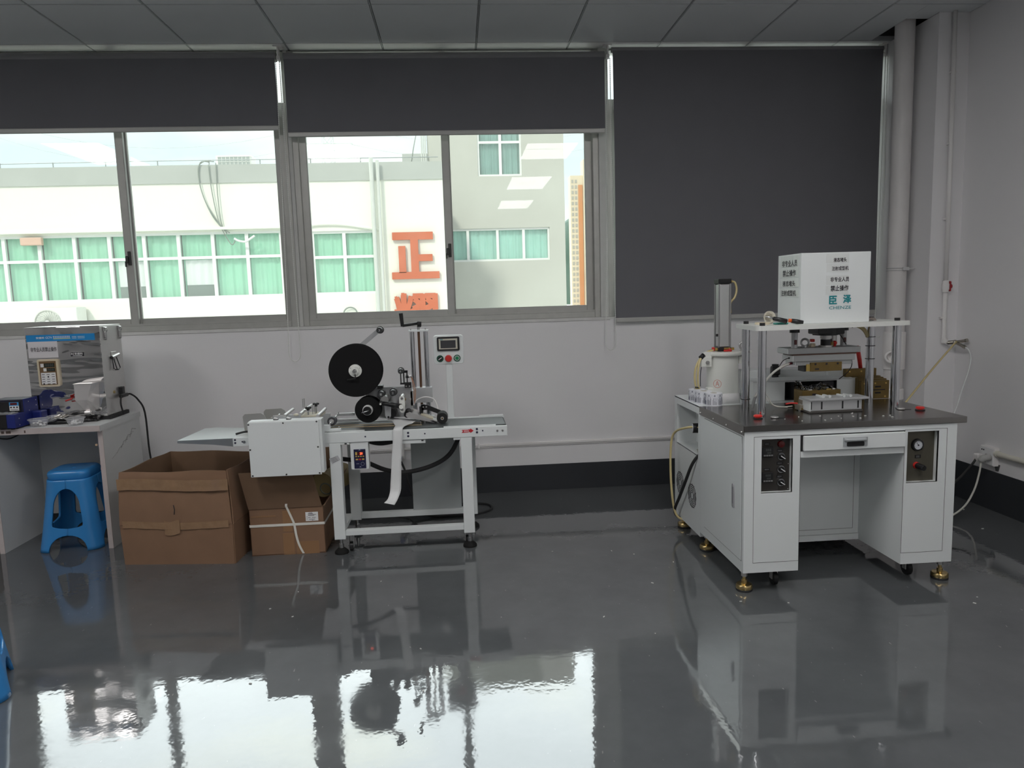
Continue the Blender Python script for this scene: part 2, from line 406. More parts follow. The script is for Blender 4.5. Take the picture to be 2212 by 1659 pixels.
# ------------------------------------------------------------------ windows
GLASS = glass_mat('window_glass', (.94, .965, .945), .38, dirt=.03)
def bar(mb, x0, x1, z0, z1, y0=.05, y1=.11): return mb.box(x0, x1, y0, y1, z0, z1, .003, 1)
def window(idx, x0, x1, mid, lead, wl=.04, wr=.04, tl=.04, tr=.04):
    """aluminium window: frame, transom light above, two sliding sashes below; lead = sash on the room side"""
    w = bpy.data.objects.new('window_%d' % idx, None); COL.objects.link(w); w.location = ((x0+x1)/2, .08, SILL); w['kind'] = 'structure'
    f = MB(); zt0, zt1, ztop = 2.574, 2.643, H-.004
    for a in ((x0, x0+wl, SILL, zt1), (x1-wr, x1, SILL, zt1), (x0, x0+tl, zt1, ztop), (x1-tr, x1, zt1, ztop), (x0+wl, x1-wr, SILL, SILL+.04), (x0+tl, x1-tr, ztop-.010, ztop), (x0+wl, x1-wr, zt0, zt1)):
        bar(f, *a, .04, .13)
    f.box(x0+wl, x1-wr, .048, .054, SILL+.04, SILL+.052)   # rail
    bar(f, mid-.02, mid+.02, zt1, ztop-.010)
    f.build('frame', ALU, w)
    for a, b in ((x0+tl, mid-.02), (mid+.02, x1-tr)):
        MB().box(a, b, .088, .093, zt1, ztop-.010).build('pane', GLASS, w)
    for a, b, side in ((x0+wl-.004, mid+.022, 'l'), (mid-.022, x1-wr+.004, 'r')):
        y0 = .055 if side == lead else .095
        s = MB(); sw = .05; zb, zt = SILL+.04, zt0+.004
        s.box(a, a+sw, y0, y0+.03, zb, zt, .003, 1); s.box(b-sw, b, y0, y0+.03, zb, zt, .003, 1)
        s.box(a+sw, b-sw, y0, y0+.03, zb, zb+.045, .003, 1); s.box(a+sw, b-sw, y0, y0+.03, zt-.045, zt, .003, 1)
        sash = s.build('sash', ALU, w)
        MB().box(a+sw, b-sw, y0+.012, y0+.017, zb+.045, zt-.045).build('pane', GLASS, sash)
        if side == lead:
            hx = (b-.02) if side == 'l' else (a+.02); hb = MB()
            hb.box(hx-.010, hx+.010, y0-.008, y0, 1.63, 1.72, .003); hb.box(hx-.022, hx-.004, y0-.022, y0-.006, 1.645, 1.69, .006); hb.box(hx-.026, hx-.018, y0-.02, y0-.008, 1.62, 1.655, .002)
            hb.build('latch', mat('dark_latch', (.06, .062, .06), .4, .5), sash)
    return w
window(1, -3.115, -1.060, -2.13, 'l', wr=.055, tr=.015)
window(2, -1.035, .985, -.040, 'l')
window(3, 1.040, 2.940, 2.02, 'r', wl=.045, tl=.015, tr=.015)
POST = mat('painted_post', (.60, .60, .58), .5, var=.08, scale=15)
struct(MB().box(-1.060, -1.035, .035, .17, SILL, H, .003, 1), 'trim_2', POST)
struct(MB().box(.985, 1.040, .030, .17, SILL, H, .003, 1), 'trim_3', POST)
struct(MB().box(-3.16, -3.115, .035, .17, SILL, H, .003, 1), 'trim_4', POST)

# ------------------------------------------------------------------ roller blinds
FAB = mat('blind_fabric', (.165, .165, .18), .85, var=.05, scale=6, bump=.12, bscale=900)
BBACK = mat('blind_white_backing', (.75, .75, .74), .7)
BBAR = mat('blind_bar', (.50, .50, .48), .4, .2)
CHAINM = mat('bead_chain', (.82, .83, .80), .35)
YBL = -.035
def blind(x0, x1, ztop, zbot, label, roll_r, bow=0.0):
    b = thing('roller_blind', ((x0+x1)/2, YBL, H), label, 'blind', 'dark roller blinds on the windows')
    def fab(u, v):
        e = bow*math.sin(PI*v)**.8; xx = x0+e*.4+(x1-e-(x0+e*.4))*u
        return (xx, YBL+.004*math.sin(u*9)*v-.012*bow*40*(abs(2*u-1)**8)*math.sin(PI*v), ztop+(zbot+.03-ztop)*v)
    f = MB(); f.grid(fab, 30, 24); f.use(BBACK); f.grid(lambda u, v: Vector(fab(u, v))+Vector((0, .0012, 0)), 30, 24); o = f.build('fabric', FAB, b)
    MB().cyl((x0-.004, YBL+roll_r, ztop+roll_r*.5), (x1+.004, YBL+roll_r, ztop+roll_r*.5), roll_r, n=24).build('roller_tube', mat('blind_roll', (.24, .24, .25), .7, var=.05), b)
    MB().box(x0, x1, YBL-.007, YBL+.007, zbot, zbot+.031, .005).build('bottom_bar', BBAR, b)
    return b
def brackets(b, xs):
    m = MB()
    for x in xs:
        m.box(x-.028, x+.028, YBL-.01, YBL+.035, H-.006, H, .001); m.box(x-.004, x+.004, YBL-.012, YBL+.04, H-.085, H-.004, .001)
        m.cyl((x-.012, YBL+.015, H-.07), (x+.012, YBL+.015, H-.07), .017)
    m.build('bracket', PVC, b)
def chain(b, x, zt, zb, w, y=-.05, lean=0.0):
    pts = []
    n = 150
    for i in range(n+1): pts.append(Vector((x-w*.16-(w*.34)*(i/n)**1.5+lean*i/n, y, zt+(zb+w/2-zt)*i/n)))
    for i in range(1, 12): a = PI+PI*i/12; pts.append(Vector((x+lean+w/2*math.cos(a), y, zb+w/2+w*.7*math.sin(a))))
    for i in range(n+1): t = 1-i/n; pts.append(Vector((x+w*.16+w*.34*t**1.5+lean*t, y, zt+(zb+w/2-zt)*t)))
    fine = catmull(pts, 2)
    MB().tube(fine, lambda i: (.0036 if i % 2 else .0014), 6).build('bead_chain', CHAINM, b)
b1 = blind(-3.12, -1.094, 2.895, 2.452, 'half raised dark grey roller blind over the window behind the desk', .030)
brackets(b1, (-1.072,)); chain(b1, -1.074, 2.88, .985, .075, lean=-.012)
b2 = blind(-1.040, 1.018, 2.888, 2.408, 'half raised dark grey roller blind over the window showing the red sign', .030)
brackets(b2, (1.040,)); chain(b2, 1.040, 2.88, .985, .07, lean=-.005)
b3 = blind(1.072, 2.918, 2.928, 1.156, 'fully lowered dark grey roller blind behind the moulding press', .018, .012)
brackets(b3, (2.930,)); chain(b3, 2.928, 2.88, 1.0, .05, y=-.055)
# ================================================================== outside
YF = 11.0
FAC = mat('facade_render', (.86, .87, .79), .85, var=.05, scale=.5)
PAR = mat('parapet_concrete', (.50, .52, .49), .9, var=.10, scale=1.2)
FRAMEW = mat('white_window_frame', (.85, .86, .84), .5)
CURT = mat('green_curtain', (.33, .70, .50), .8, var=.13, scale=2.5)
CURTW = mat('white_curtain', (.80, .83, .82), .8, var=.05)
ROOMD = mat('dark_room_behind_glass', (.16, .20, .18), .6, var=.2, scale=3)
OGL = mat('facade_glass', (.9, 1, .95), .05, alpha=.10)
GREYB = mat('grey_building_render', (.56, .56, .51), .88, var=.06, scale=.7)
struct(MB().box(-60, 60, .5, 500, -4.3, -4.0), 'ground', mat('yard_concrete', (.45, .45, .43), .9))
bd = thing('neighbour_building', (-7, YF, -4), 'white factory building opposite with green curtained windows and grey parapet', 'building')
def cutwall(x0, x1, z0, z1, holes, y0, y1):
    """solid wall with rectangular window openings"""
    m = MB(); xs = sorted({x0, x1, *[h[0] for h in holes], *[h[1] for h in holes]}); zs = sorted({z0, z1, *[h[2] for h in holes], *[h[3] for h in holes]})
    for a, b in zip(xs, xs[1:]):
        for c, d in zip(zs, zs[1:]):
            if not any(h[0] <= (a+b)/2 <= h[1] and h[2] <= (c+d)/2 <= h[3] for h in holes): m.box(a, b, y0, y1, c, d)
    return m
HA, HB = (-13.0, -3.70, 1.51, 2.90), (-3.07, -1.70, 1.51, 2.86)
cutwall(-14, -.22, -4, 3.90, [HA, HB], YF, YF+.3).build('wall', FAC, bd)
MB().box(-14, -.22, YF+.3, YF+2.6, -4, 3.8).build('building_core', mat('dark_core', (.2, .2, .19), .9), bd)
MB().box(-14, -.22, YF-.03, YF+.3, 3.90, 4.27).build('parapet', PAR, bd)
m = MB(); m.box(-13.1, -3.60, YF-.10, YF, 2.93, 2.99, .01); m.tube([(-3.2, YF-.03, 2.96), (-2.9, YF-.03, 3.0), (-2.4, YF-.03, 2.99), (-1.9, YF-.03, 2.91), (-1.6, YF-.03, 2.85)], .035, 6, 4)
m.build('drip_ledge', FAC, bd)
# windows of the building: each frame its own part, the curtains and glass sub-parts
def outwin(x0, x1, z0, z1, muls, zt, yq, parent, cols, low=None, sash=True):
    f = MB(); w = .035
    for a in ((x0, x1, z0, z0+.05), (x0, x1, z1-.05, z1), (x0, x0+.05, z0+.05, z1-.05), (x1-.05, x1, z0+.05, z1-.05)): f.box(a[0], a[1], yq+.05, yq+.12, a[2], a[3])
    if zt: f.box(x0+.05, x1-.05, yq+.053, yq+.117, zt-.03, zt+.03)
    for x in muls: f.box(x-w, x+w, yq+.056, yq+.115, z0+.05, z1-.05)
    fr = f.build('window_frame', FRAMEW, parent)
    xs = [x0]+list(muls)+[x1]
    for i, (a, b) in enumerate(zip(xs, xs[1:])):
        c = cols[i % len(cols)]; zz = z0+.04
        if low and i in low: zz = z0+low[i]
        g = MB()
        def cur(u, v, a=a, b=b, zz=zz): return (a+.03+(b-a-.06)*u, yq+.19+.014*math.sin(u*19+i*2)+.01*math.sin(u*41+i), zz+(z1-.04-zz)*v)
        g.grid(cur, 40, 1); g.build('curtain', c, fr)
        if zz > z0+.1: MB().box(a, b, yq+.24, yq+.26, z0, zz+.05).build('dark_gap', ROOMD, fr)
        MB().box(a+w, b-w, yq+.08, yq+.086, z0+.05, z1-.05).build('pane', OGL, fr)
mu = [-12.93+.708*i for i in range(1, 13)]
outwin(*HA, mu, 2.37, YF, bd, [CURT, CURT, CURT, CURT, CURT, CURT, CURT, CURT, CURT, CURT, CURT, CURT, CURT])
cl = [CURT]*13
outwin(*HB, [-2.385], 2.31, YF, bd, [CURT])
# two drop-down white curtains in the open sashes
for x0, x1 in ((-7.16, -6.55), (-5.77, -5.17)):
    g = MB(); g.grid(lambda u, v: (x0+(x1-x0)*u, YF+.155+.012*math.sin(u*23), 1.80+.53*v), 30, 1); g.build('white_curtain', CURTW, bd)
    MB().box(x0, x1, YF+.155, YF+.16, 1.56, 1.80).build('open_gap', ROOMD, bd)
for i, x in enumerate((-1.705, -1.575)):
    tag(MB().cyl((x, YF-.16, -4), (x, YF-.16, 4.33-.05*i), .035+.01*(1-i), n=10).build('rain_pipe', mat('grey_pipe', (.66, .68, .64), .5)), ('left' if i == 0 else 'right') + ' one of two thin grey pipes running down the white facade', 'pipe', 'rain pipes on the white facade')
m = MB()
for i in range(12): m.cyl((-13.5+1.05*i, YF+.1, 4.27), (-13.5+1.05*i, YF+.1, 4.39), .012, n=6)
m.tube([(-14, YF+.1, 4.385), (-10, YF+.1, 4.37), (-6, YF+.1, 4.39), (-3, YF+.1, 4.385), (-.3, YF+.1, 4.38)], .009, 6)
m.build('lightning_wire', mat('thin_wire', (.35, .37, .36), .5, .5), bd)
# red sign characters
SIGN = mat('red_sign_letter', (.60, .17, .09), .7, var=.18, scale=3)
m = MB(); yy = YF-.09
for a in ((-1.345, -.475, 2.63, 2.79), (-.965, -.80, 1.945, 2.63), (-.80, -.50, 2.17, 2.315), (-1.225, -1.075, 1.93, 2.50), (-1.385, -.365, 1.795, 1.945)):
    m.box(a[0], a[1], yy, yy+.06, a[2], a[3])
tag(m.build('sign_character', SIGN), 'large red sign character of straight strokes on the white facade', 'sign', 'red sign characters')
m = MB(); m.text('耀', (-1.39, YF-.03, .50), (1.0, 0, 0), (0, 0, 1.0), .06, .028)
tag(m.build('sign_character', SIGN), 'lower red sign character cut off by the window sill', 'sign', 'red sign characters')
# cables hanging down the facade
CAB = mat('outdoor_cable', (.30, .33, .30), .6)
def fa(px, py, y=YF-.06): return at(px, py, y=y)
for i, pts in enumerate(([(452, 350), (432, 352), (430, 390), (446, 440), (475, 485), (496, 503)], [(462, 349), (440, 349), (428, 365), (436, 415), (460, 468), (490, 503)], [(450, 356), (457, 410), (470, 470), (482, 500), (500, 528), (508, 520)], [(466, 352), (470, 420), (478, 480), (490, 505)])):
    tag(MB().tube([fa(*p) for p in pts], .011, 6, 5).build('hanging_cable', CAB), ['thin cable looping widest to the left down the white facade', 'thin cable looping over the parapet down to the lamp', 'thin straight cable with a low loop over the green curtain', 'thin short cable hanging beside the looped ones'][i], 'cable', 'cables hanging on the white facade')
m = MB(); m.tube([fa(506, 515, YF-.12), fa(515, 520, YF-.12), fa(530, 522, YF-.12), fa(540, 516, YF-.12), fa(550, 509, YF-.12)], lambda i: .022, 8, 4)
tag(m.build('lamp_bracket', FRAMEW), 'small white curved bracket hanging at the end of the cables', 'bracket')
m = MB(); m.tube([at(757+14*math.cos(a), 676-12*math.sin(a), y=YF-.06) for a in [PI*k/14 for k in range(15)]], .016, 6)
tag(m.build('conduit_bend', CAB), 'dark ribbed conduit arching just above the sill outside', 'conduit')
# air conditioner units
ACW = mat('ac_casing', (.83, .84, .80), .5); ACD = mat('ac_grille', (.42, .46, .44), .5)
def ac(x0, x1, y0, z0, z1, lab, front):
    o = thing('air_conditioner', ((x0+x1)/2, y0+.2, z0), lab, 'air conditioner')
    MB().box(x0, x1, y0, y0+.4, z0, z1, .02).build('casing', ACW, o)
    if front == 'fan':
        c = Vector((x0+.36*(x1-x0), y0, (z0+z1)/2)); R = .42*(z1-z0); g = MB()
        g.torus(c+Vector((0, -.012, 0)), (0, 1, 0), R, .012, 30, 6)
        for k in range(26):
            a = 2*PI*k/26; g.tube([c+Vector((R*.2*math.cos(a), -.014, R*.2*math.sin(a))), c+Vector((R*.65*math.cos(a+.2), -.016, R*.65*math.sin(a+.2))), c+Vector((R*math.cos(a+.5), -.014, R*math.sin(a+.5)))], .006, 4)
        g.build('fan_grille', mat('ac_fan', (.62, .63, .58), .5), o)
        MB().cyl(c+Vector((0, -.03, 0)), c, R*.2).build('fan_hub', ACW, o)
    else:
        g = MB()
        g.box(x0+.05, x1-.03, y0-.005, y0, z0+.03, z1-.03); g.build('coil', ACD, o)
        g = MB()
        for k in range(9): g.box(x0+.05+(x1-x0-.08)*k/8-.006, x0+.05+(x1-x0-.08)*k/8+.006, y0-.012, y0-.004, z0+.03, z1-.03)
        for k in range(5): g.box(x0+.05, x1-.03, y0-.012, y0-.004, z0+.03+(z1-z0-.06)*k/4-.005, z0+.03+(z1-z0-.06)*k/4+.005)
        g.build('guard', ACW, o)
    return o
ac(-8.72, -7.80, 10.55, .80, 1.40, 'white air conditioner unit with round fan on the white facade below the windows', 'fan')
ac(-5.52, -4.70, 12.9, 4.30, 4.83, 'air conditioner unit with coil grille standing on the flat roof', 'coil')
tag(MB().box(-8.98, -8.55, YF-.08, YF+.02, 2.70, 2.86, .02).build('vent_hood', mat('pinkish_box', (.72, .50, .40), .7)), 'small pinkish box fixed over the green curtained window', 'box')

# grey building behind
gb = thing('grey_building', (1.2, 14, -4), 'tall grey rendered building with green glazed windows behind the white facade', 'building')
G1, G2 = (.65, 1.78, 4.43, 6.2), (-.45, 2.46, 2.28, 3.12)
cutwall(-.62, 2.87, -4, 9.5, [G1, G2], 14, 14.3).build('wall', GREYB, gb)
MB().box(-.62, 2.87, 14.3, 24, -4, 9.4).build('building_core', GREYB, gb)
CURT2 = mat('teal_curtain', (.36, .68, .58), .8, var=.12, scale=2)
GLD = mat('dusty_teal_glass', (.20, .38, .34), .3, var=.2, scale=4)
outwin(*G1, [1.235], 5.28, 14, gb, [GLD])
outwin(*G2, [.33, 1.10, 1.78], None, 14, gb, [CURT2])
m = MB()
for x in (-.76, -.71, -.66): m.cyl((x, 13.9, -4), (x, 13.9, 9), .02, n=8)
m.build('riser_pipes', mat('grey_pipe', (.66, .68, .64), .5), gb)
MB().box(-1.25, -.62, 13.9, 14.6, 4.78, 5.0).build('canopy', PAR, gb)
m = MB(); m.tube([at(898, 293, y=12.5), at(893, 320, y=12.5), at(889, 350, y=12.5)], .012, 6)
m.build('guy_wire', CAB, gb)
# distant tower blocks, hill, pylon
TC = mat('tower_cream', (.66, .57, .43), .8, var=.05, scale=.3); TO = mat('tower_orange', (.56, .26, .12), .8, var=.05, scale=.3); TG = mat('tower_window', (.40, .38, .33), .4)
tw = thing('apartment_tower', (29, 155, -4), 'far high rise apartment tower with cream and orange stripes', 'building')
MB().box(24.9, 27.6, 150.6, 153.4, -4, 26.5).build('low_block', TC, tw)
MB().box(27.6, 36, 150, 153, -4, 29.7).build('high_block', TC, tw)
m = MB()
m.box(26.6, 27.5, 150.4, 150.6, -4, 24.5); m.box(29.5, 30.4, 149.8, 150, -4, 28); m.box(33, 34, 149.8, 150, -4, 28)
m.build('orange_stripe', TO, tw)
m = MB()
for k in range(24):
    z = 25.6-1.15*k
    for x, y in ((25.15, 150.5), (25.9, 150.5), (27.9, 149.9), (28.7, 149.9), (30.8, 149.9), (31.8, 149.9)): m.box(x, x+.45, y, y+.2, z-.65, z)
m.build('windows', TG, tw)
MB().box(27.9, 40, 148, 152, -4, 6.5).build('podium', TO, tw)
HILL = mat('hill_green', (.07, .12, .09), .9, var=.3, scale=.05)
def hill(u, v):
    x = 30+110*u; r = min(1, u*8)*min(1, (1-u)*4)
    return (x, 400+90*v, -4+r*(46+4*math.sin(u*37)+3*math.sin(u*71))*math.sin(min(1, v*2)*PI/2))
m = MB(); m.grid(hill, 50, 8); struct(m, 'hill', HILL)
PYL = mat('pylon_steel', (.62, .66, .64), .6, .2)
py = thing('pylon', (-20.4, 120, -4), 'distant lattice electricity pylon rising behind the roof', 'pylon')
m = MB()
for s1 in (-1, 1):
    for s2 in (-1, 1): m.tube([(-20.4+s1*1.6, 120+s2*1.6, -4), (-20.4+s1*.55, 120+s2*.55, 38)], .07, 4)
zz = -4
for k in range(22):
    a = 1.6-1.05*(k/22); b = 1.6-1.05*((k+1)/22); z0 = -4+42*k/22; z1 = -4+42*(k+1)/22
    for s2 in (-1, 1):
        m.tube([(-20.4-a, 120+s2*a, z0), (-20.4+b, 120+s2*b, z1)], .045, 4); m.tube([(-20.4+a, 120+s2*a, z0), (-20.4-b, 120+s2*b, z1)], .045, 4)
m.build('lattice', PYL, py)
m = MB()
for z, w in ((27.2, 4), (30, 5), (33, 4)): m.box(-20.4-w, -20.4+w, 119.8, 120.2, z, z+.25)
m.build('cross_arm', PYL, py)
for i, (z, s1) in enumerate(((27.2, -1), (27.2, 1), (30, -1), (30, 1))):
    pts = [Vector((-20.4+s1*4+(t*s1*60), 120+10*t, z+(-6+9*t)*t*2.2)) for t in [k/12 for k in range(13)]]
    tag(MB().tube(pts, .035, 4).build('power_line', PYL), ['lower power line running left from the far pylon', 'lower power line running right from the far pylon', 'upper power line running left from the far pylon', 'upper power line running right from the far pylon'][i], 'power line', 'power lines of the pylon')
# ================================================================== left: desk, dispensing machine, stools, cartons
LAM = mat('grey_laminate', (.60, .61, .61), .5, var=.05, scale=9, bump=.03, bscale=40)
EDGE = mat('pinkish_edge_band', (.52, .46, .45), .5, var=.1, scale=30)
dk_ = thing('desk', (-2.3, -.56, 0), 'grey laminate desk under the windows carrying the mirror steel machine', 'desk')
ZT = .713
m = MB(); m.box(-3.6, -2.0, -.807, -.30, ZT-.032, ZT); m.use(EDGE); m.box(-3.6, -2.0, -.812, -.807, ZT-.032, ZT)
for a, b in ((-2.52, -2.505), (-2.495, -2.47), (-2.40, -2.392)):
    m.use(mat('edge_scuff', (.10, .07, .06), .7)); m.box(a, b, -.8126, -.812, ZT-.024, ZT-.010)
m.build('desktop', LAM, dk_)
for i, x in enumerate((-2.03, -2.62)):
    m = MB(); m.box(x, x+.026, -.775, -.31, 0, ZT-.032); m.use(EDGE); m.box(x, x+.026, -.780, -.775, 0, ZT-.032)
    if i == 0:
        m.use(mat('grey_scuff', (.30, .30, .30), .7))
        for k in range(5):
            y = -.70+.06*k; m.tube([(x+.0262, y, .50+.02*k), (x+.0262, y+.04, .515+.028*k), (x+.0262, y+.09, .535+.02*k)], .0012+.0006*(k % 3), 5)
        for k in range(4):
            y = -.52+.03*k; m.tube([(x+.0262, y, .57+.012*k), (x+.0262, y+.03, .592+.004*k)], .0012, 5)
    m.build('side_panel', LAM, dk_)
MB().box(-2.594, -2.03, -.345, -.327, .10, ZT-.032).build('back_panel', LAM, dk_)
MB().box(-2.06, -2.03, -.60, -.35, .12, .30, .002).build('shelf_box', mat('dark_under_desk', (.02, .02, .021), .6), dk_)
MB().box(-3.6, -2.62, -.345, -.327, .10, ZT-.032).build('back_panel', LAM, dk_)
MB().cyl((-2.042, -.782, .60), (-2.042, -.775, .60), .006, n=10).build('screw_cap', mat('beige_cap', (.60, .42, .28), .5), dk_)
m = MB(); m.tube([(-2.588, -.74, .655), (-2.588, -.62, .63), (-2.588, -.45, .655)], .004, 6, 4); m.build('mounting_rail', BLACK, dk_)

# mirror-finished dispensing machine
MIR = mat('mirror_steel', (.74, .73, .72), .035, 1.0, var=.02)
nt = MIR.node_tree; bs = nt.nodes['Principled BSDF']
tcn = nt.nodes.new('ShaderNodeTexCoord'); mpn = nt.nodes.new('ShaderNodeMapping'); mpn.inputs['Scale'].default_value = (1.1, 1.1, 5.0)
nn = nt.nodes.new('ShaderNodeTexNoise'); nn.inputs['Scale'].default_value = 1.9; nn.inputs['Detail'].default_value = 1.4; nn.inputs['Distortion'].default_value = .7
bpn = nt.nodes.new('ShaderNodeBump'); bpn.inputs['Strength'].default_value = .8; bpn.inputs['Distance'].default_value = .04
nt.links.new(tcn.outputs['Object'], mpn.inputs[0]); nt.links.new(mpn.outputs[0], nn.inputs[0]); nt.links.new(nn.outputs[0], bpn.inputs['Height']); nt.links.new(bpn.outputs[0], bs.inputs['Normal'])
MX0, MX1, MY0, MY1, MZ0, MZ1 = -2.462, -2.052, -.60, -.34, .735, 1.256
ds = thing('dispensing_machine', (-2.25, -.47, ZT), 'mirror steel tabletop dispensing machine with blue banner and spout on the grey desk', 'machine')
MB().box(MX0, MX1, MY0+.004, MY1, MZ0, MZ1, .003).build('housing', SATIN, ds)
fp = MB().box(MX0, MX1, MY0, MY0+.003, MZ0, MZ1, .001).build('front_panel', MIR, ds)
MB().box(MX0, MX1, MY0, MY1, MZ1, MZ1+.004, .001).build('lid', SATIN, ds)
MB().box(MX0+.01, MX1+.012, MY0+.01, MY1-.01, ZT, MZ0, .002).build('rubber_base', RUBBER, ds)
Y = MY0-.001
BAN = mat('blue_banner', (.015, .25, .60), .35)
m = MB(); m.box(MX0+.006, MX1-.028, Y, Y+.001, 1.178, 1.216); b_ = m.build('banner', BAN, ds)
m = MB(); m.text('安盛科', (-2.402, Y-.0006, 1.193), (.046, 0, 0), (0, 0, .012), bold=.02); m.text('CCTV', (-2.35, Y-.0006, 1.193), (.036, 0, 0), (0, 0, .012), bold=.02)
m.marks(10, (-2.308, Y-.0006, 1.197), (.094, 0, 0), (0, 0, .009)); m.use(mat('pale_yellow', (.80, .78, .30), .5)); m.box(-2.308, -2.214, Y-.0006, Y, 1.190, 1.1935)
m.use(PAPER); m.box(-2.205, -2.18, Y-.0006, Y, 1.199, 1.2015); m.box(-2.174, -2.135, Y-.0006, Y, 1.199, 1.2015); m.box(-2.205, -2.18, Y-.0006, Y, 1.191, 1.1935); m.box(-2.174, -2.135, Y-.0006, Y, 1.191, 1.1935)
m.build('lettering', PAPER, b_)
no_ = MB().box(-2.452, -2.290, Y, Y+.001, 1.085, 1.178).build('notice', mat('notice_paper', (.66, .64, .66), .6), ds)
MB().text('非专业人员禁止操作', (-2.438, Y-.0008, 1.120), (.142, 0, 0), (0, 0, .026), bold=.012).build('lettering', INK, no_)
bg_ = MB().box(-2.224, -2.145, Y-.001, Y+.001, 1.086, 1.112, .001).build('badge', INK, ds)
m = MB(); m.text('安盛科', (-2.200, Y-.002, 1.0965), (.046, 0, 0), (0, 0, .012), bold=.02); m.text('N', (-2.2185, Y-.002, 1.0965), (.014, 0, 0), (0, 0, .011), bold=.03)
m.box(-2.21, -2.158, Y-.002, Y-.0015, 1.090, 1.0925)
for a in ((-2.2236, -2.1454, 1.1112, 1.1120), (-2.2236, -2.1454, 1.086, 1.0868), (-2.2240, -2.2230, 1.086, 1.112), (-2.146, -2.145, 1.086, 1.112)): m.box(a[0], a[1], Y-.0018, Y-.001, a[2], a[3])
m.build('lettering', PAPER, bg_)
BEI = mat('beige_plastic', (.62, .54, .40), .4); BRN = mat('brown_panel', (.17, .10, .045), .35)
cx, cz = -2.348, .998
m = MB(); m.prism([(cx+x, Y-.012, cz+z) for x, z in rrect(.115, .158, .010)], (0, .013, 0)); cp = m.build('control_panel', BEI, ds)
MB().box(cx-.046, cx+.046, Y-.0135, Y-.011, cz-.068, cz+.068).build('panel_face', BRN, cp)
m = MB(); m.box(cx-.018, cx+.038, Y-.0145, Y-.0135, cz+.034, cz+.056); m.box(cx-.004, cx+.038, Y-.0145, Y-.0135, cz+.010, cz+.028); m.build('display', mat('dark_display', (.02, .025, .02), .2), cp)
m = MB()
m.text('8888', (cx-.012, Y-.0150, cz+.037), (.046, 0, 0), (0, 0, .016)); m.text('888', (cx+.0, Y-.0150, cz+.013), (.034, 0, 0), (0, 0, .012)); m.build('digits', mat('unlit_digit', (.07, .08, .075), .4), cp)
m = MB(); m.box(cx-.038, cx-.021, Y-.0145, Y-.0135, cz+.034, cz+.054); m.box(cx-.024, cx-.008, Y-.0145, Y-.0135, cz+.010, cz+.028); m.box(cx-.040, cx+.040, Y-.0145, Y-.0135, cz-.064, cz+.002)
m.use(INK)
for j in range(5):
    for i in range(3):
        px = cx-.028+.027*i; pz = cz-.008-.0135*j
        if (i, j) in ((1, 1), (0, 4)): m.cyl((px, Y-.0155, pz), (px, Y-.0145, pz), .0045, n=12)
        else: m.box(px-.008, px+.008, Y-.0152, Y-.0145, pz-.0018, pz+.0012)
for j in range(4): m.use(SATIN); m.box(cx-.040, cx+.040, Y-.0150, Y-.0145, cz-.0155-.0135*j, cz-.0148-.0135*j)
m.build('keypad', PAPER, cp)
# spout
m = MB()
A = [(-2.188, Y, .933), (-2.068, Y, .933), (-2.085, Y, .775), (-2.150, Y, .775)]
B = [(-2.180, -.700, .930), (-2.075, -.700, .930), (-2.115, -.685, .845), (-2.178, -.685, .845)]
m.quad((-2.174, Y, .935), (-2.082, Y, .935), (-2.082, -.695, .935), (-2.174, -.695, .935))
m.quad((-2.174, -.695, .935), (-2.082, -.695, .935), (-2.107, -.70, .845), (-2.172, -.70, .845))
m.quad((-2.172, -.70, .845), (-2.107, -.70, .845), (-2.115, -.66, .775), (-2.140, -.66, .775))
m.quad((-2.174, Y, .935), (-2.174, -.695, .935), (-2.172, -.70, .845), (-2.147, Y, .775)); m.quad((-2.172, -.70, .845), (-2.140, -.66, .775), (-2.143, Y, .775), (-2.147, Y, .775))
m.quad((-2.082, Y, .935), (-2.093, Y, .79), (-2.107, -.70, .845), (-2.082, -.695, .935)); m.quad((-2.107, -.70, .845), (-2.093, Y, .79), (-2.105, Y, .775), (-2.115, -.66, .775))
m.box(-2.177, -2.078, -.70, Y, .934, .938)
sp = m.build('spout', mat('polished_steel', (.84, .81, .80), .32, .75, var=.03), ds); sm = sp.modifiers.new('sheet', 'SOLIDIFY'); sm.thickness = .0012
MB().box(-2.146, -2.108, -.675, -.655, .760, .778, .006).build('spout_tip', mat('polished_steel'), ds)
# latches, socket on the side
for y in (-.545, -.365):
    m = MB(); m.box(MX1, MX1+.006, y-.014, y+.014, 1.222, 1.25, .002); m.box(MX1, MX1+.012, y-.010, y+.010, 1.185, 1.222, .003); m.cyl((MX1+.008, y-.012, 1.243), (MX1+.008, y+.012, 1.243), .005); m.tube([(MX1+.012, y-.006, 1.22), (MX1+.016, y-.006, 1.235), (MX1+.016, y+.006, 1.235), (MX1+.012, y+.006, 1.22)], .0018, 6); m.cyl((MX1, y, 1.180), (MX1+.012, y, 1.180), .007)
    m.build('toggle_latch', STEEL, ds)
yb = -.455
hg = MB(); hg.box(MX1, MX1+.005, yb-.035, yb+.025, 1.062, 1.10, .002); hg.cyl((MX1+.006, yb-.044, 1.066), (MX1+.006, yb+.048, 1.080), .009, n=10); hb = hg.build('folding_handle', SATIN, ds)
m = MB(); m.tube([(MX1+.008, yb-.040, 1.066), (MX1+.012, yb-.040, 1.0), (MX1+.022, yb-.022, .992), (MX1+.008, yb-.022, 1.058)], .003, 6); m.tube([(MX1+.008, yb+.012, 1.066), (MX1+.014, yb+.036, 1.0), (MX1+.020, yb, .992), (MX1+.012, yb-.022, .992)], .003, 6); m.ball((MX1+.008, yb-.044, 1.066), .010); m.build('bail', BLACK, hb)
MB().cyl((MX1, -.495, .862), (MX1+.004, -.495, .862), .009, n=14).build('plug_cap', GOLDZ, ds)
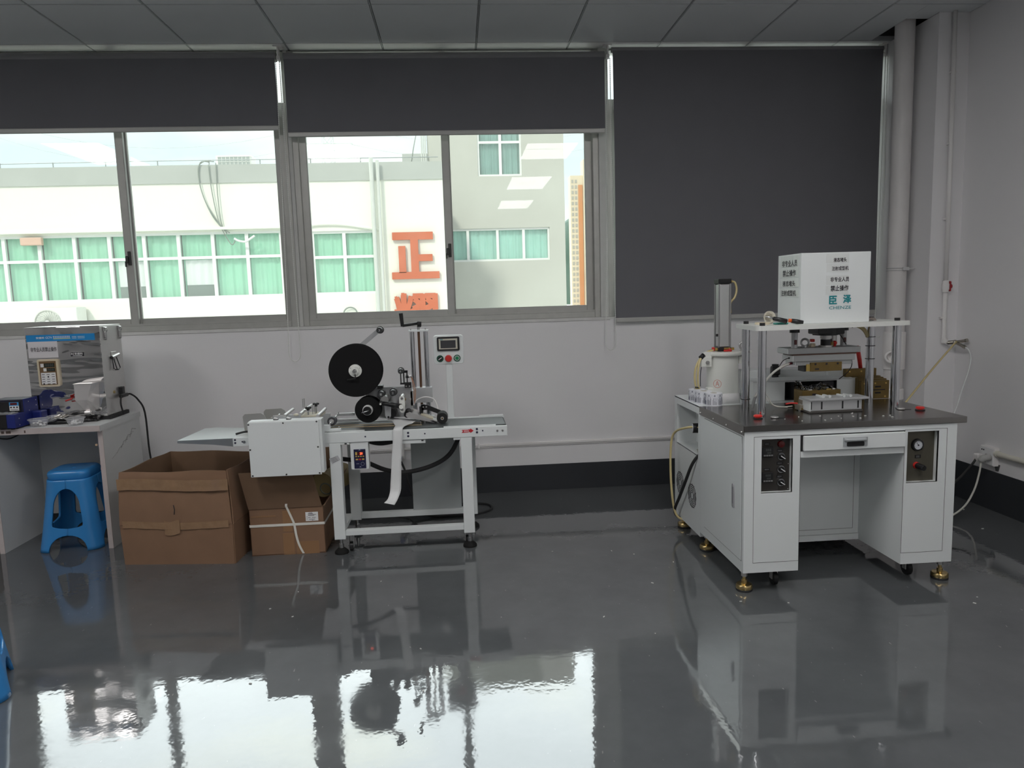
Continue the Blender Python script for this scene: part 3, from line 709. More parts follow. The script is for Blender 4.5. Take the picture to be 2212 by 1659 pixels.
m = MB(); m.box(MX1, MX1+.022, -.435, -.402, .835, .885, .004); m.box(MX1+.010, MX1+.030, -.465, -.375, .820, .842, .006); m.build('power_inlet', BLACK, ds)
m = MB(); m.tube([(MX1+.026, -.46, .831), (MX1+.030, -.485, .82), (MX1+.03, -.49, .78), (MX1+.036, -.478, .722)], .005, 8, 4)
m.tube([(MX1+.026, -.38, .833), (MX1+.034, -.355, .828), (MX1+.055, -.32, .79), (MX1+.075, -.285, .70), (MX1+.075, -.27, .45), (MX1+.09, -.25, .25), (MX1+.12, -.22, .02)], .0055, 8, 5)
m.build('power_cord', RUBBER, ds)

# blue and black benchtop feeder
NAVY = mat('navy_blue_enamel', (.012, .022, .17), .4); NBLK = mat('blue_black_enamel', (.010, .011, .028), .45)
fd = thing('parts_feeder', (-2.50, -.66, ZT), 'blue and black stepped benchtop feeder beside the mirror steel machine', 'machine')
MB().box(-2.600, -2.428, -.74, -.612, ZT+.008, .868, .004).build('rear_body', NBLK, fd); MB().box(-2.430, -2.425, -.742, -.610, ZT+.008, .869, .001).build('side_plate', NAVY, fd)
fr = MB().box(-2.594, -2.446, -.744, -.739, .80, .856, .001).build('front_plate', BLACK, fd)
m = MB(); m.box(-2.502, -2.452, -.7455, -.744, .833, .853); m.build('display_frame', mat('light_blue_trim', (.06, .30, .62), .4), fr)
MB().box(-2.496, -2.460, -.7462, -.7455, .838, .850).build('display', mat('dark_red_display', (.12, .012, .012), .2), fr)
m = MB(); m.box(-2.502, -2.452, -.7455, -.744, .806, .833); m.use(INK)
for k in range(3): m.cyl((-2.493+.016*k, -.747, .825), (-2.493+.016*k, -.7455, .825), .0045, n=10)
m.box(-2.497, -2.457, -.746, -.7455, .811, .8135); m.build('keypad', PAPER, fr)
MB().box(-2.600, -2.428, -.835, -.74, ZT+.008, .795, .003).build('front_body', NBLK, fd); MB().box(-2.470, -2.4255, -.836, -.741, ZT+.008, .7955, .001).build('side_plate', NAVY, fd)
MB().box(-2.602, -2.47, -.838, -.80, ZT+.008, .797, .002).build('front_plate', BLACK, fd)
m = MB()
for k in range(7): m.box(-2.575+.018*k, -2.56+.018*k, -.815, -.755, .795, .800+.002*(k % 2))
m.build('slide_rail', GREYMET, fd)
m = MB(); m.box(-2.555, -2.520, -.841, -.838, .765, .795, .001); m.use(SATIN); m.tube([(-2.55, -.843, .788), (-2.535, -.843, .770), (-2.525, -.843, .790)], .002, 5); m.build('guide_plate', BLACK, fd)
lb = MB().box(-2.592, -2.538, -.8395, -.838, .731, .755).build('maker_label', PAPER, fd)
m = MB(); m.box(-2.588, -2.572, -.840, -.8395, .748, .7525); m.box(-2.566, -2.543, -.840, -.8395, .748, .7525); m.box(-2.588, -2.568, -.840, -.8395, .742, .745); m.box(-2.588, -2.543, -.840, -.8395, .735, .7375); m.build('lettering', INK, lb)
m = MB()
for x in (-2.58, -2.45):
    for y in (-.82, -.63): m.cyl((x, y, ZT), (x, y, ZT+.009), .010, n=10)
m.build('rubber_foot', RUBBER, fd)
m = MB(); 
for y, z in ((-.70, .85), (-.63, .85), (-.70, .80), (-.80, .77), (-.80, .735), (-.63, .82)): m.cyl((-2.426, y, z), (-2.4235, y, z), .003, n=8)
m.build('screws', SATIN, fd)
MB().box(-2.425, -2.375, -.68, -.615, ZT, .79, .006).build('motor_box', NAVY, fd)

# plastic tubs with small white parts
TUB = mat('clear_tub', (.80, .81, .84), .12, alpha=.20)
PARTW = mat('white_plastic_part', (.82, .82, .82), .5); PARTG = mat('grey_clip', (.22, .22, .23), .5)
def tub(x, y, r, h, lab, seed, fill=True):
    t = thing('plastic_tub', (x, y, ZT), lab, 'tub', 'clear plastic tubs on the grey desk')
    z = ZT+.0005
    MB().lathe([(.001, z), (r*.72, z), (r*.76, z+.004), (r*.97, z+h-.004), (r*1.06, z+h-.002), (r*1.06, z+h), (r*.95, z+h-.001), (r*.74, z+.006), (r*.70, z+.003), (.001, z+.003)], (x, y, 0), n=32).build('bowl', TUB, t)
    MB().torus((x, y, z+h-.001), (0, 0, 1), r*1.04, .0016, 32, 6).build('rim', CLEAR, t)
    rng = random.Random(seed)
    if fill:
        m = MB(); 
        for k in range(22):
            a = rng.random()*2*PI; q = r*.62*math.sqrt(rng.random()); zz = z+.006+.020*rng.random()*(1-q/r)
            m.use(PARTW if rng.random() < .8 else PARTG)
            M = Matrix.Translation((x+q*math.cos(a), y+q*math.sin(a), zz)) @ Matrix.Rotation(rng.random()*3, 4, 'Z') @ Matrix.Rotation(rng.random()-.5, 4, 'X')
            w = .008+.004*rng.random(); m.box(-w, w, -.006, .006, -.004, .006, .001, 1, M)
        o = m.build('small_parts', PARTW, t); o['kind'] = 'stuff'
tub(-2.360, -.735, .052, .040, 'clear plastic tub of white parts beside the blue and black feeder', 3)
tub(-2.305, -.655, .050, .042, 'shallow clear tub behind the others in front of the mirror steel machine', 4, False)
tub(-2.155, -.752, .048, .040, 'clear plastic tub of white parts below the steel spout', 5)
bgm = mat('black_plastic_bag', (.010, .010, .011), .28, bump=.6, bscale=60)
def bagtop(u, v):
    x = -2.345+.26*u; y = -.70+.10*v+.03*u
    e = math.sin(PI*min(1, max(0, u)))*math.sin(PI*v)
    return (x, y-.02*math.sin(u*5), ZT+.004+.030*max(0, e)**.5+.004*math.sin(u*23+v*9)*e+.022*u*v)
m = MB(); m.grid(bagtop, 26, 12); m.use(mat('foil_sheet', (.55, .52, .48), .3, .8, var=.3, scale=60)); m.grid(lambda u, v: (-2.30+.07*u+.02*v, -.72+.045*v, ZT+.038+.004*math.sin(u*14)+.012*v), 10, 4)
o = m.build('film_bag', bgm); tag(o, 'crumpled black film bag lying between two clear tubs', 'bag'); o.modifiers.new('t', 'SOLIDIFY').thickness = .0008
# small screw gun / red handle lying by the mirror front
t = thing('hook_tool', (-2.25, -.635, ZT), 'small red handled hook tool leaning by the steel spout', 'tool')
MB().tube([(-2.262, -.628, .835), (-2.222, -.632, .848)], .0045, 8).build('handle', RED, t); MB().tube([(-2.222, -.632, .848), (-2.186, -.64, .858)], .0014, 6).build('shaft', STEEL, t)

# ------------------------------------------------------------------ plastic stools
def stool(loc, rz, label):
    s = thing('plastic_stool', loc, label, 'stool', 'blue plastic stools', rz)
    H0 = .452; HT, HB_ = .108, .158      # half widths at seat and floor
    def prm(sv, h, r):
        L = (h-r)+r*PI/4; d = abs(sv)*L
        if d < h-r: x, y = d, -h
        else:
            a = (d-(h-r))/r; x = h-r+r*math.sin(a); y = -(h-r)-r*math.cos(a)
        return (x if sv >= 0 else -x, y)
    def half(z): 
        t = 1-z/(H0-.05); return HT+(HB_-HT)*(t*.82+.18*t*t)
    def a_open(z):
        if z < .090: return .70*max(0, 1-(z/.090)**2.6)**.5
        if z < .128: return 0.0
        if z < .352:
            q = (z-.128)/.224
            e = min(1, (q/.07))**.4 if q < .07 else 1
            top = 1 if q < .60 else max(0, 1-((q-.60)/.40)**2.0)**.5
            return (.66-.06*q)*e*top
        return 0.0
    zs = [0, .02, .04, .055, .068, .077, .084, .088, .0899, .091, .10, .118, .127, .1285, .131, .135, .142, .155, .18, .21, .24, .262, .275, .29, .305, .318, .328, .337, .344, .349, .3519, .353, .37, .39, .402]
    pts = []
    for k in range(4):
        m = MB(); ca, sa = math.cos(k*PI/2), math.sin(k*PI/2)
        def ev(z, sv, kk):
            h = half(z); x, y = prm(sv, h, .052)
            bump = -.004 if abs(sv) < .999 and z > .1 else 0
            c, q = math.cos(kk*PI/2), math.sin(kk*PI/2)
            return (x*c-y*q, x*q+y*c, z)
        for (lo, hi, kk) in ((1, 1, k), (-1, -1, k+1)):
            nn_ = 14; rows = []
            for z in zs:
                a = a_open(z); rows.append([m.bm.verts.new(ev(z, (a+(1-a)*i/nn_)*lo, kk)) for i in range(nn_+1)])
            for A, B in zip(rows, rows[1:]):
                for i in range(nn_):
                    try: f = m.bm.faces.new((A[i], A[i+1], B[i+1], B[i])); f.smooth = True
                    except ValueError: pass
        bmesh.ops.remove_doubles(m.bm, verts=m.bm.verts[:], dist=.0004)
        o = m.build('leg', BLUEP, s, local=True)
        sd_ = o.modifiers.new('wall', 'SOLIDIFY'); sd_.thickness = .012; sd_.offset = 1.0
    # seat: rounded square lofted with a lip
    m = MB(); prof = [(.402, HT+.001, .05), (.405, HT+.004, .05), (.432, HT+.006, .05), (.445, HT+.002, .05), (.452, HT-.008, .045), (.453, HT-.02, .04), (.449, HT-.034, .035), (.448, HT-.06, .03)]
    rings = []
    for z, h, r in prof:
        ring = []
        for kk in range(4):
            c, q = math.cos(kk*PI/2), math.sin(kk*PI/2)
            for i in range(16):
                x, y = prm(-1+2*i/16, h, min(r, h*.6)); ring.append(m.bm.verts.new((x*c-y*q, x*q+y*c, z)))
        rings.append(ring)
    n = len(rings[0])
    for A, B in zip(rings, rings[1:]):
        for i in range(n): f = m.bm.faces.new((A[i], A[(i+1) % n], B[(i+1) % n], B[i])); f.smooth = True
    m.bm.faces.new(rings[-1]); m.bm.faces.new(rings[0][::-1])
    m.torus((0, 0, .4475), (0, 0, 1), .010, .0022, 20, 6)
    m.build('seat', BLUEP, s, local=True)
    return s
stool((-2.248, -.640, 0), .06, 'blue plastic stool tucked under the grey desk')
stool((-1.838, -2.335, 0), .50, 'blue plastic stool standing on open floor, cut off by the photo edge')

# ------------------------------------------------------------------ cartons
TAPE = mat('clear_brown_tape', (.30, .185, .105), .13, var=.2, scale=25, bump=.25, bscale=45, coat=.5)
STRAP = mat('white_strap', (.74, .72, .66), .4)
def panel(m, a, b, c, d, t):
    """cardboard sheet through four corners with thickness t"""
    a, b, c, d = map(Vector, (a, b, c, d)); n = (b-a).cross(d-a).normalized()*t
    return m.prism([a, b, c, d], n)
bx = thing('cardboard_box', (-1.5, -.85, 0), 'large open empty brown cardboard box beside the desk', 'box', 'cardboard boxes by the labelling machine')
FL, FR_, BR_, BL_ = Vector((-1.812, -1.062, 0)), Vector((-1.222, -1.138, 0)), Vector((-1.180, -.60, 0)), Vector((-1.745, -.53, 0))
def up_(p, z, out=0): 
    c = Vector((-1.49, -.84, 0)); q = (Vector((p.x, p.y, 0))-c).normalized()*out
    return Vector((p.x+q.x, p.y+q.y, z))
t_ = .005; zt = .497
m = MB()
def wall_(m, A, B, mid=.215, bulge=.008):
    # lower half, then the tape-hinged upper half leaning slightly
    panel(m, up_(A, 0), up_(B, 0), up_(B, mid, bulge), up_(A, mid, bulge), t_)
m2 = MB(); wall_(m2, FL, FR_); m2.build('lower_front', CARD, bx)
m2 = MB(); wall_(m2, FR_, BR_); m2.build('lower_side', CARD, bx)
m2 = MB(); wall_(m2, BR_, BL_); wall_(m2, BL_, FL); panel(m2, up_(FL, .004), up_(FR_, .004), up_(BR_, .004), up_(BL_, .004), .004); m2.build('lower_back', CARD, bx)
FLt, FRt, BRt, BLt = up_(FL, zt, -.012), up_(FR_, zt+.003, -.02), up_(BR_, zt-.01, 0.0), up_(BL_, zt, .0)
def sheet(m, A, B, Bt, At, t=t_, n=14, wav=.004, seed=0):
    A, B, Bt, At = map(Vector, (A, B, Bt, At)); nr = (B-A).cross(At-A).normalized()
    def f(u, v, o):
        p = A.lerp(B, u).lerp(At.lerp(Bt, u), v); return p+nr*(o+wav*math.sin(3.1*u+seed)*math.sin(PI*v))+Vector((0, 0, wav*.8*math.sin(9*u+seed)*v))
    for o in (0, t): m.grid(lambda u, v: f(u, v, o), n, 6)
    for vv in (0, 1):
        m.grid(lambda u, v: f(u, vv, t*v), n, 1, False)
    for uu in (0, 1): m.grid(lambda u, v: f(uu, u, t*v), 6, 1, False)
zf = .355
m2 = MB(); sheet(m2, up_(FL, .217, .010), up_(FR_, .217, .004), up_(FR_, .43, -.014), up_(FL, .43, -.004)); m2.build('front_panel', CARD, bx)
m2 = MB(); sheet(m2, up_(FL, .425, -.002), up_(FR_, .425, -.016), FRt, FLt, seed=1); m2.build('front_flap', CARD, bx)
m2 = MB(); sheet(m2, up_(FR_, .217, .008), up_(BR_, .217, .008), BRt, FRt, seed=2); m2.build('side_panel', CARD, bx)
m2 = MB(); sheet(m2, up_(BR_, .217, .008), up_(BL_, .217, .008), BLt, BRt, seed=3); m2.build('back_panel', CARDIN, bx)
m2 = MB(); sheet(m2, up_(BL_, .217, .008), up_(FL, .217, .008), FLt, BLt, seed=4); m2.build('side_panel', CARDIN, bx)
# tape bands
dv = (FR_-FL).normalized(); nv = Vector((dv.y, -dv.x, 0))
m2 = MB()
def tp(u0, u1, z0, z1, o, k=0):
    L_ = (FR_-FL).length
    m2.grid(lambda u, v: FL+dv*((u0+(u1-u0)*u)*L_)+nv*(o+.0018*math.sin(31*(u1-u0)*u+k))+Vector((0, 0, z0+(z1-z0)*v+.006*math.sin(5*u+k))), 30, 3)
tp(-.0, 1.0, .402, .462, .0135, 1); tp(.02, .98, .198, .236, .0145, 2)
tp(.40, .54, .165, .24, .0155, 3)
m2.box(0, .001, 0, .001, -.002, -.001)
bmesh.ops.delete(m2.bm, geom=[f for f in m2.bm.faces if f.calc_area() < 2e-6], context='FACES')
bmesh.ops.delete(m2.bm, geom=[v for v in m2.bm.verts if not v.link_faces], context='VERTS')
m2.build('tape', TAPE, bx)
mk = MB(); L_ = (FR_-FL).length
for k in range(9):
    p = FL+dv*(.475*L_+.006*k)+nv*.006; mk.text('%', p+Vector((0, 0, .060+.0)), dv*.006, (0, 0, .014), bold=.01)
mk.build('print', mat('pale_print', (.60, .52, .30), .6), bx)
mk = MB()
p = FL+dv*(.50*L_)+nv*.0175
mk.tube([p+Vector((0, 0, .275)), p+dv*.004+Vector((0, 0, .30)), p+Vector((0, 0, .325))], .0022, 5); mk.build('pen_mark', INK, bx)

b2_ = thing('cardboard_box', (-.95, -.80, 0), 'smaller brown cardboard box with white strap and raised flap under the feeder', 'box', 'cardboard boxes by the labelling machine')
x0, x1, y0, y1, hz = -1.160, -.766, -1.045, -.58, .262
m2 = MB(); m2.box(x0, x1, y0, y0+t_, 0, hz, .002); m2.box(x0, x1, y1-t_, y1, 0, hz, .002); m2.box(x0, x0+t_, y0, y1, 0, hz, .002); m2.box(x1-t_, x1, y0, y1, 0, hz, .002); m2.box(x0, x1, y0, y1, 0, t_)
m2.build('body', CARD, b2_)
m2 = MB(); panel(m2, (x0, y0, hz), (x1-.006, y0, hz), (x1-.045, y0-.035, .470), (x0-.028, y0-.035, .470), t_); m2.build('front_flap', CARDIN, b2_)
m2 = MB(); panel(m2, (x1, y0+.01, hz), (x1, y1-.01, hz), (x1+.075, y1-.03, hz+.12), (x1+.075, y0+.10, hz+.11), t_); m2.build('side_flap', CARD, b2_)
m2 = MB(); panel(m2, (x0, y1, hz), (x1, y1, hz), (x1+.02, y1+.05, .48), (x0, y1+.05, .48), t_); m2.build('back_flap', CARDIN, b2_)
m2 = MB(); m2.box(x0-.002, x1+.002, y0-.0025, y0-.001, .160, .174, .0004); m2.box(x1+.001, x1+.0025, y0-.002, y1, .160, .174); m2.box(x0-.0025, x0-.001, y0-.002, y1, .160, .174)
pts = [(-.955, -.006, .300), (-.960, -.010, .275), (-.955, -.006, .255), (-.935, -.004, .20), (-.925, -.004, .167), (-.917, -.004, .10), (-.905, -.004, .05), (-.885, -.005, .004)]
C_ = catmull([Vector((a, y0+b, c)) for a, b, c in pts], 5)
for A, B in zip(C_, C_[1:]): m2.quad(A+Vector((-.006, 0, 0)), A+Vector((.006, 0, 0)), B+Vector((.006, 0, 0)), B+Vector((-.006, 0, 0)))
m2.build('strap', STRAP, b2_)
lab = MB().box(-.863, -.796, y0-.002, y0-.001, .182, .231).build('shipping_label', PAPER, b2_)
mk = MB(); yl = y0-.0024
for z, a, b in ((.226, .25, .55), (.221, .2, .6), (.216, .2, .85), (.211, .2, .7), (.204, .08, .16), (.200, .2, .4), (.199, .5, .8), (.192, .08, .16), (.190, .25, .75), (.185, .5, .6)):
    mk.box(-.863+.067*a, -.863+.067*b, yl, yl+.0003, z, z+.0022)
mk.build('lettering', INK, lab)
m2 = MB(); m2.box(-.99, -.93, y0-.0016, y0-.0004, .0, .12); m2.box(-.985, -.935, y0-.0016, y0-.0004, .13, .245); m2.box(-1.15, -1.02, y0-.0016, y0-.0004, .215, .222); m2.box(-.92, -.80, y0-.0014, y0-.0004, .0, .070); m2.build('tape', mat('brown_tape', (.29, .16, .08), .4, var=.05), b2_)
# roll and loose cable inside the smaller box
t = tag(MB().cyl((-.80, -.86, .33), (-.72, -.62, .33), .07, n=28).build('paper_roll', mat('kraft_roll', (.42, .34, .17), .6)), 'pale brown paper roll sticking out of the smaller cardboard box', 'roll')
m2 = MB(); m2.torus((-.765, -.95, .33), (.3, 1, .2), .032, .004, 24, 6); m2.tube([(-.75, -.955, .305), (-.70, -.98, .28), (-.66, -.985, .235)], .004, 6, 4)
tag(m2.build('cable_loop', mat('grey_green_cable', (.18, .20, .16), .5)), 'looped grey cable hanging out of the smaller cardboard box', 'cable')
tag(MB().box(-2.98, -2.72, -.70, -.45, 0, .28, .004).build('cardboard_box', CARD), 'brown cardboard box mostly hidden at the left edge under the desk', 'box', 'cardboard boxes by the labelling machine')
MATTE = mat('matte_black', (.008, .008, .0085), .75, spec=.2)
# ================================================================== labelling machine
lm = thing('labelling_machine', (-.33, -.90, 0), 'white conveyor labelling machine with black label reel under the middle window', 'machine')
def legm(x, y, z0=.082, z1=.612):
    return MB().box(x, x+.060, y, y+.055, z0, z1, .003).build('leg', WHITE, lm)
def foot(x, y, ztop, r=.038):
    m = MB(); m.lathe([(r, 0), (r, .006), (r*.96, .012), (r*.55, .026), (.012, .030)], (x, y, 0))
    m.use(STEEL); m.cyl((x, y, .026), (x, y, .052), .0135, n=6); m.cyl((x, y, .044), (x, y, ztop), .0085); m.use(RUBBER)
    return m.build('levelling_foot', mat('black_foot', (.012, .012, .012), .75, spec=.2), lm)
LEGS = ((-.708, -1.09), (-.012, -1.09), (-.668, -.755), (.012, -.755))
for x, y in LEGS: legm(x, y); foot(x+.03, y+.027, .085)
def caster(parent, x, y, zt, r=.025):
    m = MB(); m.cyl((x-.009, y, r), (x+.009, y, r), r); m.use(SATIN); m.box(x-.014, x-.010, y-.014, y+.014, r-.006, zt, .001); m.box(x+.010, x+.014, y-.014, y+.014, r-.006, zt, .001); m.box(x-.018, x+.018, y-.018, y+.018, zt-.004, zt)
    return m.build('caster', BLACK, parent)
caster(lm, -.628, -1.03, .10); caster(lm, .005, -1.02, .10)
m = MB(); m.box(-.648, -.012, -1.085, -1.045, .100, .128, .002); m.box(-.608, .012, -.755, -.715, .090, .122, .002)
m.box(-.70, -.660, -1.035, -.755, .100, .126, .002); m.box(.006, .046, -1.035, -.755, .100, .126, .002)
m.build('lower_rail', WHITE, lm)
each('mounting_plate', WHITE, lm, [(-.76, -.60, -1.088, -1.035, .600, .612), (-.05, .05, -1.088, -1.035, .600, .612), (-.36, -.20, -1.085, -1.05, .590, .610)])
m = MB()
for x in (-.735, -.62, -.345, -.215): m.box(x-.006, x+.006, -1.0895, -1.088, .602, .608)
m.build('bolt_heads', DARK, lm)
# conveyor
m = MB(); m.box(-.738, .240, -1.092, -1.072, .612, .667, .0025); m.box(-.738, .240, -.820, -.800, .612, .676, .0025); m.box(-.738, -.70, -1.072, -.82, .62, .655); m.build('side_rail', WHITE, lm)
m = MB()
for x, zz in ((-.515, (.640,)), (-.289, (.650, .632)), (-.201, (.642,)), (.077, (.655, .637)), (.108, (.645,))):
    for z in zz:
        r = .006 if len(zz) == 2 else .004; m.cyl((x, -1.0935, z), (x, -1.091, z), r, n=14)
m.build('plug', mat('dark_navy_plug', (.02, .02, .05), .4), lm)
m = MB()
for x in (.187, .215): m.cyl((x, -1.094, .641), (x, -1.091, .641), .006, n=14); m.cyl((x, -1.096, .641), (x, -1.094, .641), .0035, n=6)
m.build('cap_screw', STEEL, lm)
BELT = mat('grey_green_belt', (.055, .063, .065), .42, var=.06, scale=14)
m = MB(); m.box(-.72, .232, -1.066, -.826, .660, .672, .003); m.cyl((.226, -1.066, .658), (.226, -.826, .658), .014); m.build('belt', BELT, lm)
m = MB()
for y in (-.99, -.93): m.tube([(-.72, y, .678), (-.40, y, .6745), (-.22, y, .673)], .0022, 6)
m.build('feed_cord', mat('tan_cord', (.50, .38, .22), .5), lm)
m = MB(); m.box(-.10, .18, -1.074, -1.066, .667, .6725); m.box(.185, .236, -.83, -.82, .667, .682); m.box(-.72, -.52, -1.07, -1.06, .667, .672); m.box(.10, .236, -.822, -.812, .67, .684, .001); m.build('edge_strip', WHITE, lm)
# red arrow sticker
m = MB(); ya = -1.0935
pts = [(-.005, .655), (.030, .655), (.034, .657), (.042, .657), (.042, .662), (.060, .649), (.042, .637), (.042, .642), (.034, .642), (.030, .640), (-.005, .640), (.003, .648)]
m.prism([(x, ya, z-.002) for x, z in pts], (0, .001, 0)); ar = m.build('arrow_sticker', mat('sticker_red', (.55, .02, .03), .4), lm)
m = MB(); m.marks(4, (.008, ya-.0005, .642), (.028, 0, 0), (0, 0, .007)); m.build('lettering', PAPER, ar)
# feeder box
bxm = MB(); bxm.box(-1.097, -.738, -1.172, -1.165, .466, .752, .0015)
bxm.box(-1.095, -.724, -1.165, -1.10, .474, .756, .0025); bx_ = bxm.build('feeder_box', WHITE, lm)
m = MB()
for x, z in ((-1.091, .742), (-.917, .744), (-.748, .745), (-1.091, .611), (-.748, .612), (-1.088, .474), (-.917, .474), (-.748, .474)): m.ball((x, -1.173, z), .0045, sy=.6)
m.build('screws', mat('dark_screw', (.05, .05, .05), .3, .8), bx_)
for x, tilt in ((-.962, .35), (-.897, 0)):
    m = MB(); m.cyl((x, -1.13, .755), (x, -1.13, .760), .014); m.use(PVC); m.cyl((x, -1.13, .760), (x+.002, -1.13, .764), .0115)
    if tilt: m.use(SATIN); m.tube([(x-.012, -1.125, .772), (x+.010, -1.12, .776), (x+.014, -1.105, .780)], .004, 6); m.tube([(x-.02, -1.12, .768), (x-.028, -1.12, .766)], .003, 6)
    m.build('bubble_level', BLACK, lm)
# feeder bed and infeed table
m = MB(); m.box(-1.12, -.735, -1.10, -.82, .60, .664, .002); m.build('feeder_bed', WHITE, lm)
m = MB(); m.box(-1.196, -1.098, -1.105, -1.085, .620, .665, .001); m.box(-1.196, -1.098, -1.085, -.82, .650, .664); m.build('infeed_bracket', WHITE, lm)
m = MB()
for z in (.654, .638): m.cyl((-1.184, -1.1065, z), (-1.184, -1.105, z), .0052, n=12)
m.use(STEEL); m.cyl((-1.138, -1.109, .642), (-1.138, -1.105, .642), .007, n=12); m.use(mat('dark_navy_plug')); m.cyl((-1.148, -1.106, .643), (-1.148, -1.105, .643), .004, n=10)
m.build('fastener', mat('dark_navy_plug'), lm)
TRAY = mat('pale_sheet_metal', (.60, .64, .64), .3, .3, var=.04)
m = MB(); m.prism([(-1.477, -1.103, .663), (-1.196, -1.103, .664), (-1.196, -.80, .664), (-1.40, -.735, .663), (-1.455, -.75, .663)], (0, 0, -.002))
m.use(mat('bare_steel_lip', (.42, .43, .43), .35, .8)); m.prism([(-1.477, -1.103, .661), (-1.196, -1.103, .662), (-1.196, -1.103, .619), (-1.30, -1.103, .634), (-1.477, -1.103, .649)], (0, .002, 0)); m.build('infeed_tray', TRAY, lm)
GUI = mat('stainless_guide', (.58, .56, .53), .33, .75, var=.05)
m = MB()
pts = [(-1.176, -.955, .668), (-1.182, -.955, .752), (-1.170, -.955, .766), (-1.085, -.955, .768), (-1.065, -.955, .755), (-1.05, -.955, .70), (-1.05, -.955, .668)]
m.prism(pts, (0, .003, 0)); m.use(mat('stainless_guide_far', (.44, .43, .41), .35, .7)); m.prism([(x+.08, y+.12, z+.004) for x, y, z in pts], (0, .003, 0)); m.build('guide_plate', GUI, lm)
m = MB(); m.tube([(-1.20, -1.03, .672), (-1.17, -1.0, .676), (-1.14, -.99, .676)], .006, 6, 3); m.build('guide_knob', BLACK, lm)
each('feeder_side', GREYMET, lm, [(-1.05, -.735, -1.09, -1.075, .664, .730), (-1.05, -.735, -.85, -.835, .664, .735)])
m = MB()
for x, ln, z in ((-.925, .20, .770), (-.845, .30, .775), (-.755, .22, .762)): m.cyl((x, -1.10, z), (x, -1.10+ln, z+.004), .0085)
m.build('feed_shaft', SATIN, lm)
m = MB()
for x in (-.792, -.802):  m.cyl((x+.0, -.98, .75), (x, -.98, .805), .0022, n=8)
m.cyl((-.790-.08, -.90, .78), (-.87, -.90, .828), .0024, n=8); m.cyl((-.862, -.90, .78), (-.862, -.90, .83), .0024, n=8)
m.ball((-.87, -.90, .828), .004, sz=.5); m.ball((-.862, -.90, .83), .004, sz=.5); m.build('adjust_pin', STEEL, lm)
def knob(x, y, z, zb):
    m = MB(); m.use(STEEL); m.cyl((x, y, zb), (x, y, z), .004, n=10); m.use(BLACK); m.cyl((x, y, z-.006), (x, y, z+.012), .008, .010, n=14)
    for k in range(5): a = 2*PI*k/5; m.ball((x+.012*math.cos(a), y+.012*math.sin(a), z+.008), .006)
    m.build('star_knob', BLACK, lm)
knob(-.822, -1.00, .785, .74); knob(-.790, -.95, .798, .74)
m = MB(); m.box(-.86, -.75, -1.02, -.90, .745, .755, .002); m.ball((-.875, -1.05, .765), .016, sz=.5); m.build('separator_block', mat('ivory_block', (.66, .62, .50), .5), lm)
m = MB(); m.cyl((-.70, -1.01, .715), (-.70, -.972, .715), .024); m.use(SATIN); m.cyl((-.70, -1.015, .715), (-.70, -.967, .715), .013); m.cyl((-.70, -1.06, .712), (-.70, -.80, .722), .005); m.build('feed_roller', mat('dark_grey_rubber', (.05, .05, .055), .6), lm)
m = MB(); m.box(-.70, -.60, -.845, -.825, .716, .732, .002); m.box(-.70, -.58, -.85, -.825, .684, .700, .002); m.cyl((-.612, -.848, .724), (-.612, -.825, .724), .008); m.cyl((-.69, -.85, .725), (-.69, -.85, .742), .003, n=8); m.cyl((-.585, -.84, .70), (-.585, -.84, .712), .003, n=8); m.build('guide_bracket', GREYMET, lm)
m = MB(); m.box(-.735, -.70, -1.07, -1.04, .668, .705, .002); m.box(-.70, -.645, -1.07, -1.045, .668, .685, .002); m.use(BLACK); m.cyl((-.735, -1.075, .69), (-.735, -1.045, .69), .004, n=10); m.cyl((-.735, -1.075, .678), (-.735, -1.045, .678), .004, n=10); m.use(SATIN); m.cyl((-.655, -1.058, .685), (-.655, -1.058, .694), .004, n=8); m.build('chain_guard', WHITE, lm)
# head plate
PLATE = mat('grey_head_plate', (.44, .45, .46), .42, .35, var=.03)
yp = -.86
m = MB(); m.prism([(-.535, yp, .835), (-.470, yp, .872), (-.275, yp, .872), (-.268, yp, .700), (-.462, yp, .700)], (0, .008, 0))
m.build('head_plate', PLATE, lm)
m = MB(); m.prism([(-.60, yp+.01, .95), (-.57, yp+.01, .975), (-.455, yp+.01, .86), (-.50, yp+.01, .82)], (0, .008, 0)); m.build('reel_arm', PLATE, lm)
m = MB(); m.box(-.462, -.43, -.90, -.852, .868, .886, .003); m.build('sensor', BLACK, lm)
# big reel
c = Vector((-.565, 0, .981))
m = MB(); m.lathe([(.030, -.972), (.1425, -.972), (.1435, -.970), (.1425, -.967), (.030, -.967)], (c.x, 0, c.z), (0, 1, 0), 64); m.build('reel_flange', MATTE, lm)
m = MB(); m.lathe([(.030, -.908), (.1425, -.908), (.1435, -.905), (.1425, -.902), (.030, -.902)], (c.x, 0, c.z), (0, 1, 0), 64); m.build('reel_flange', MATTE, lm)
m = MB(); m.lathe([(.030, -.967), (.118, -.967), (.118, -.908), (.030, -.908)], (c.x, 0, c.z), (0, 1, 0), 48); m.build('label_roll', mat('dark_roll_edge', (.05, .05, .05), .6), lm)
m = MB(); m.lathe([(.001, -.976), (.035, -.976), (.035, -.968), (.001, -.968)], (c.x, 0, c.z), (0, 1, 0)); m.lathe([(.001, -.986), (.022, -.986), (.022, -.976), (.001, -.976)], (c.x, 0, c.z), (0, 1, 0))
m.use(STEEL); m.cyl((c.x, -1.008, c.z), (c.x, -.85, c.z), .0105); m.cyl((c.x-.002, -1.02, c.z), (c.x-.002, -1.0, c.z), .008)
m.use(DARK)
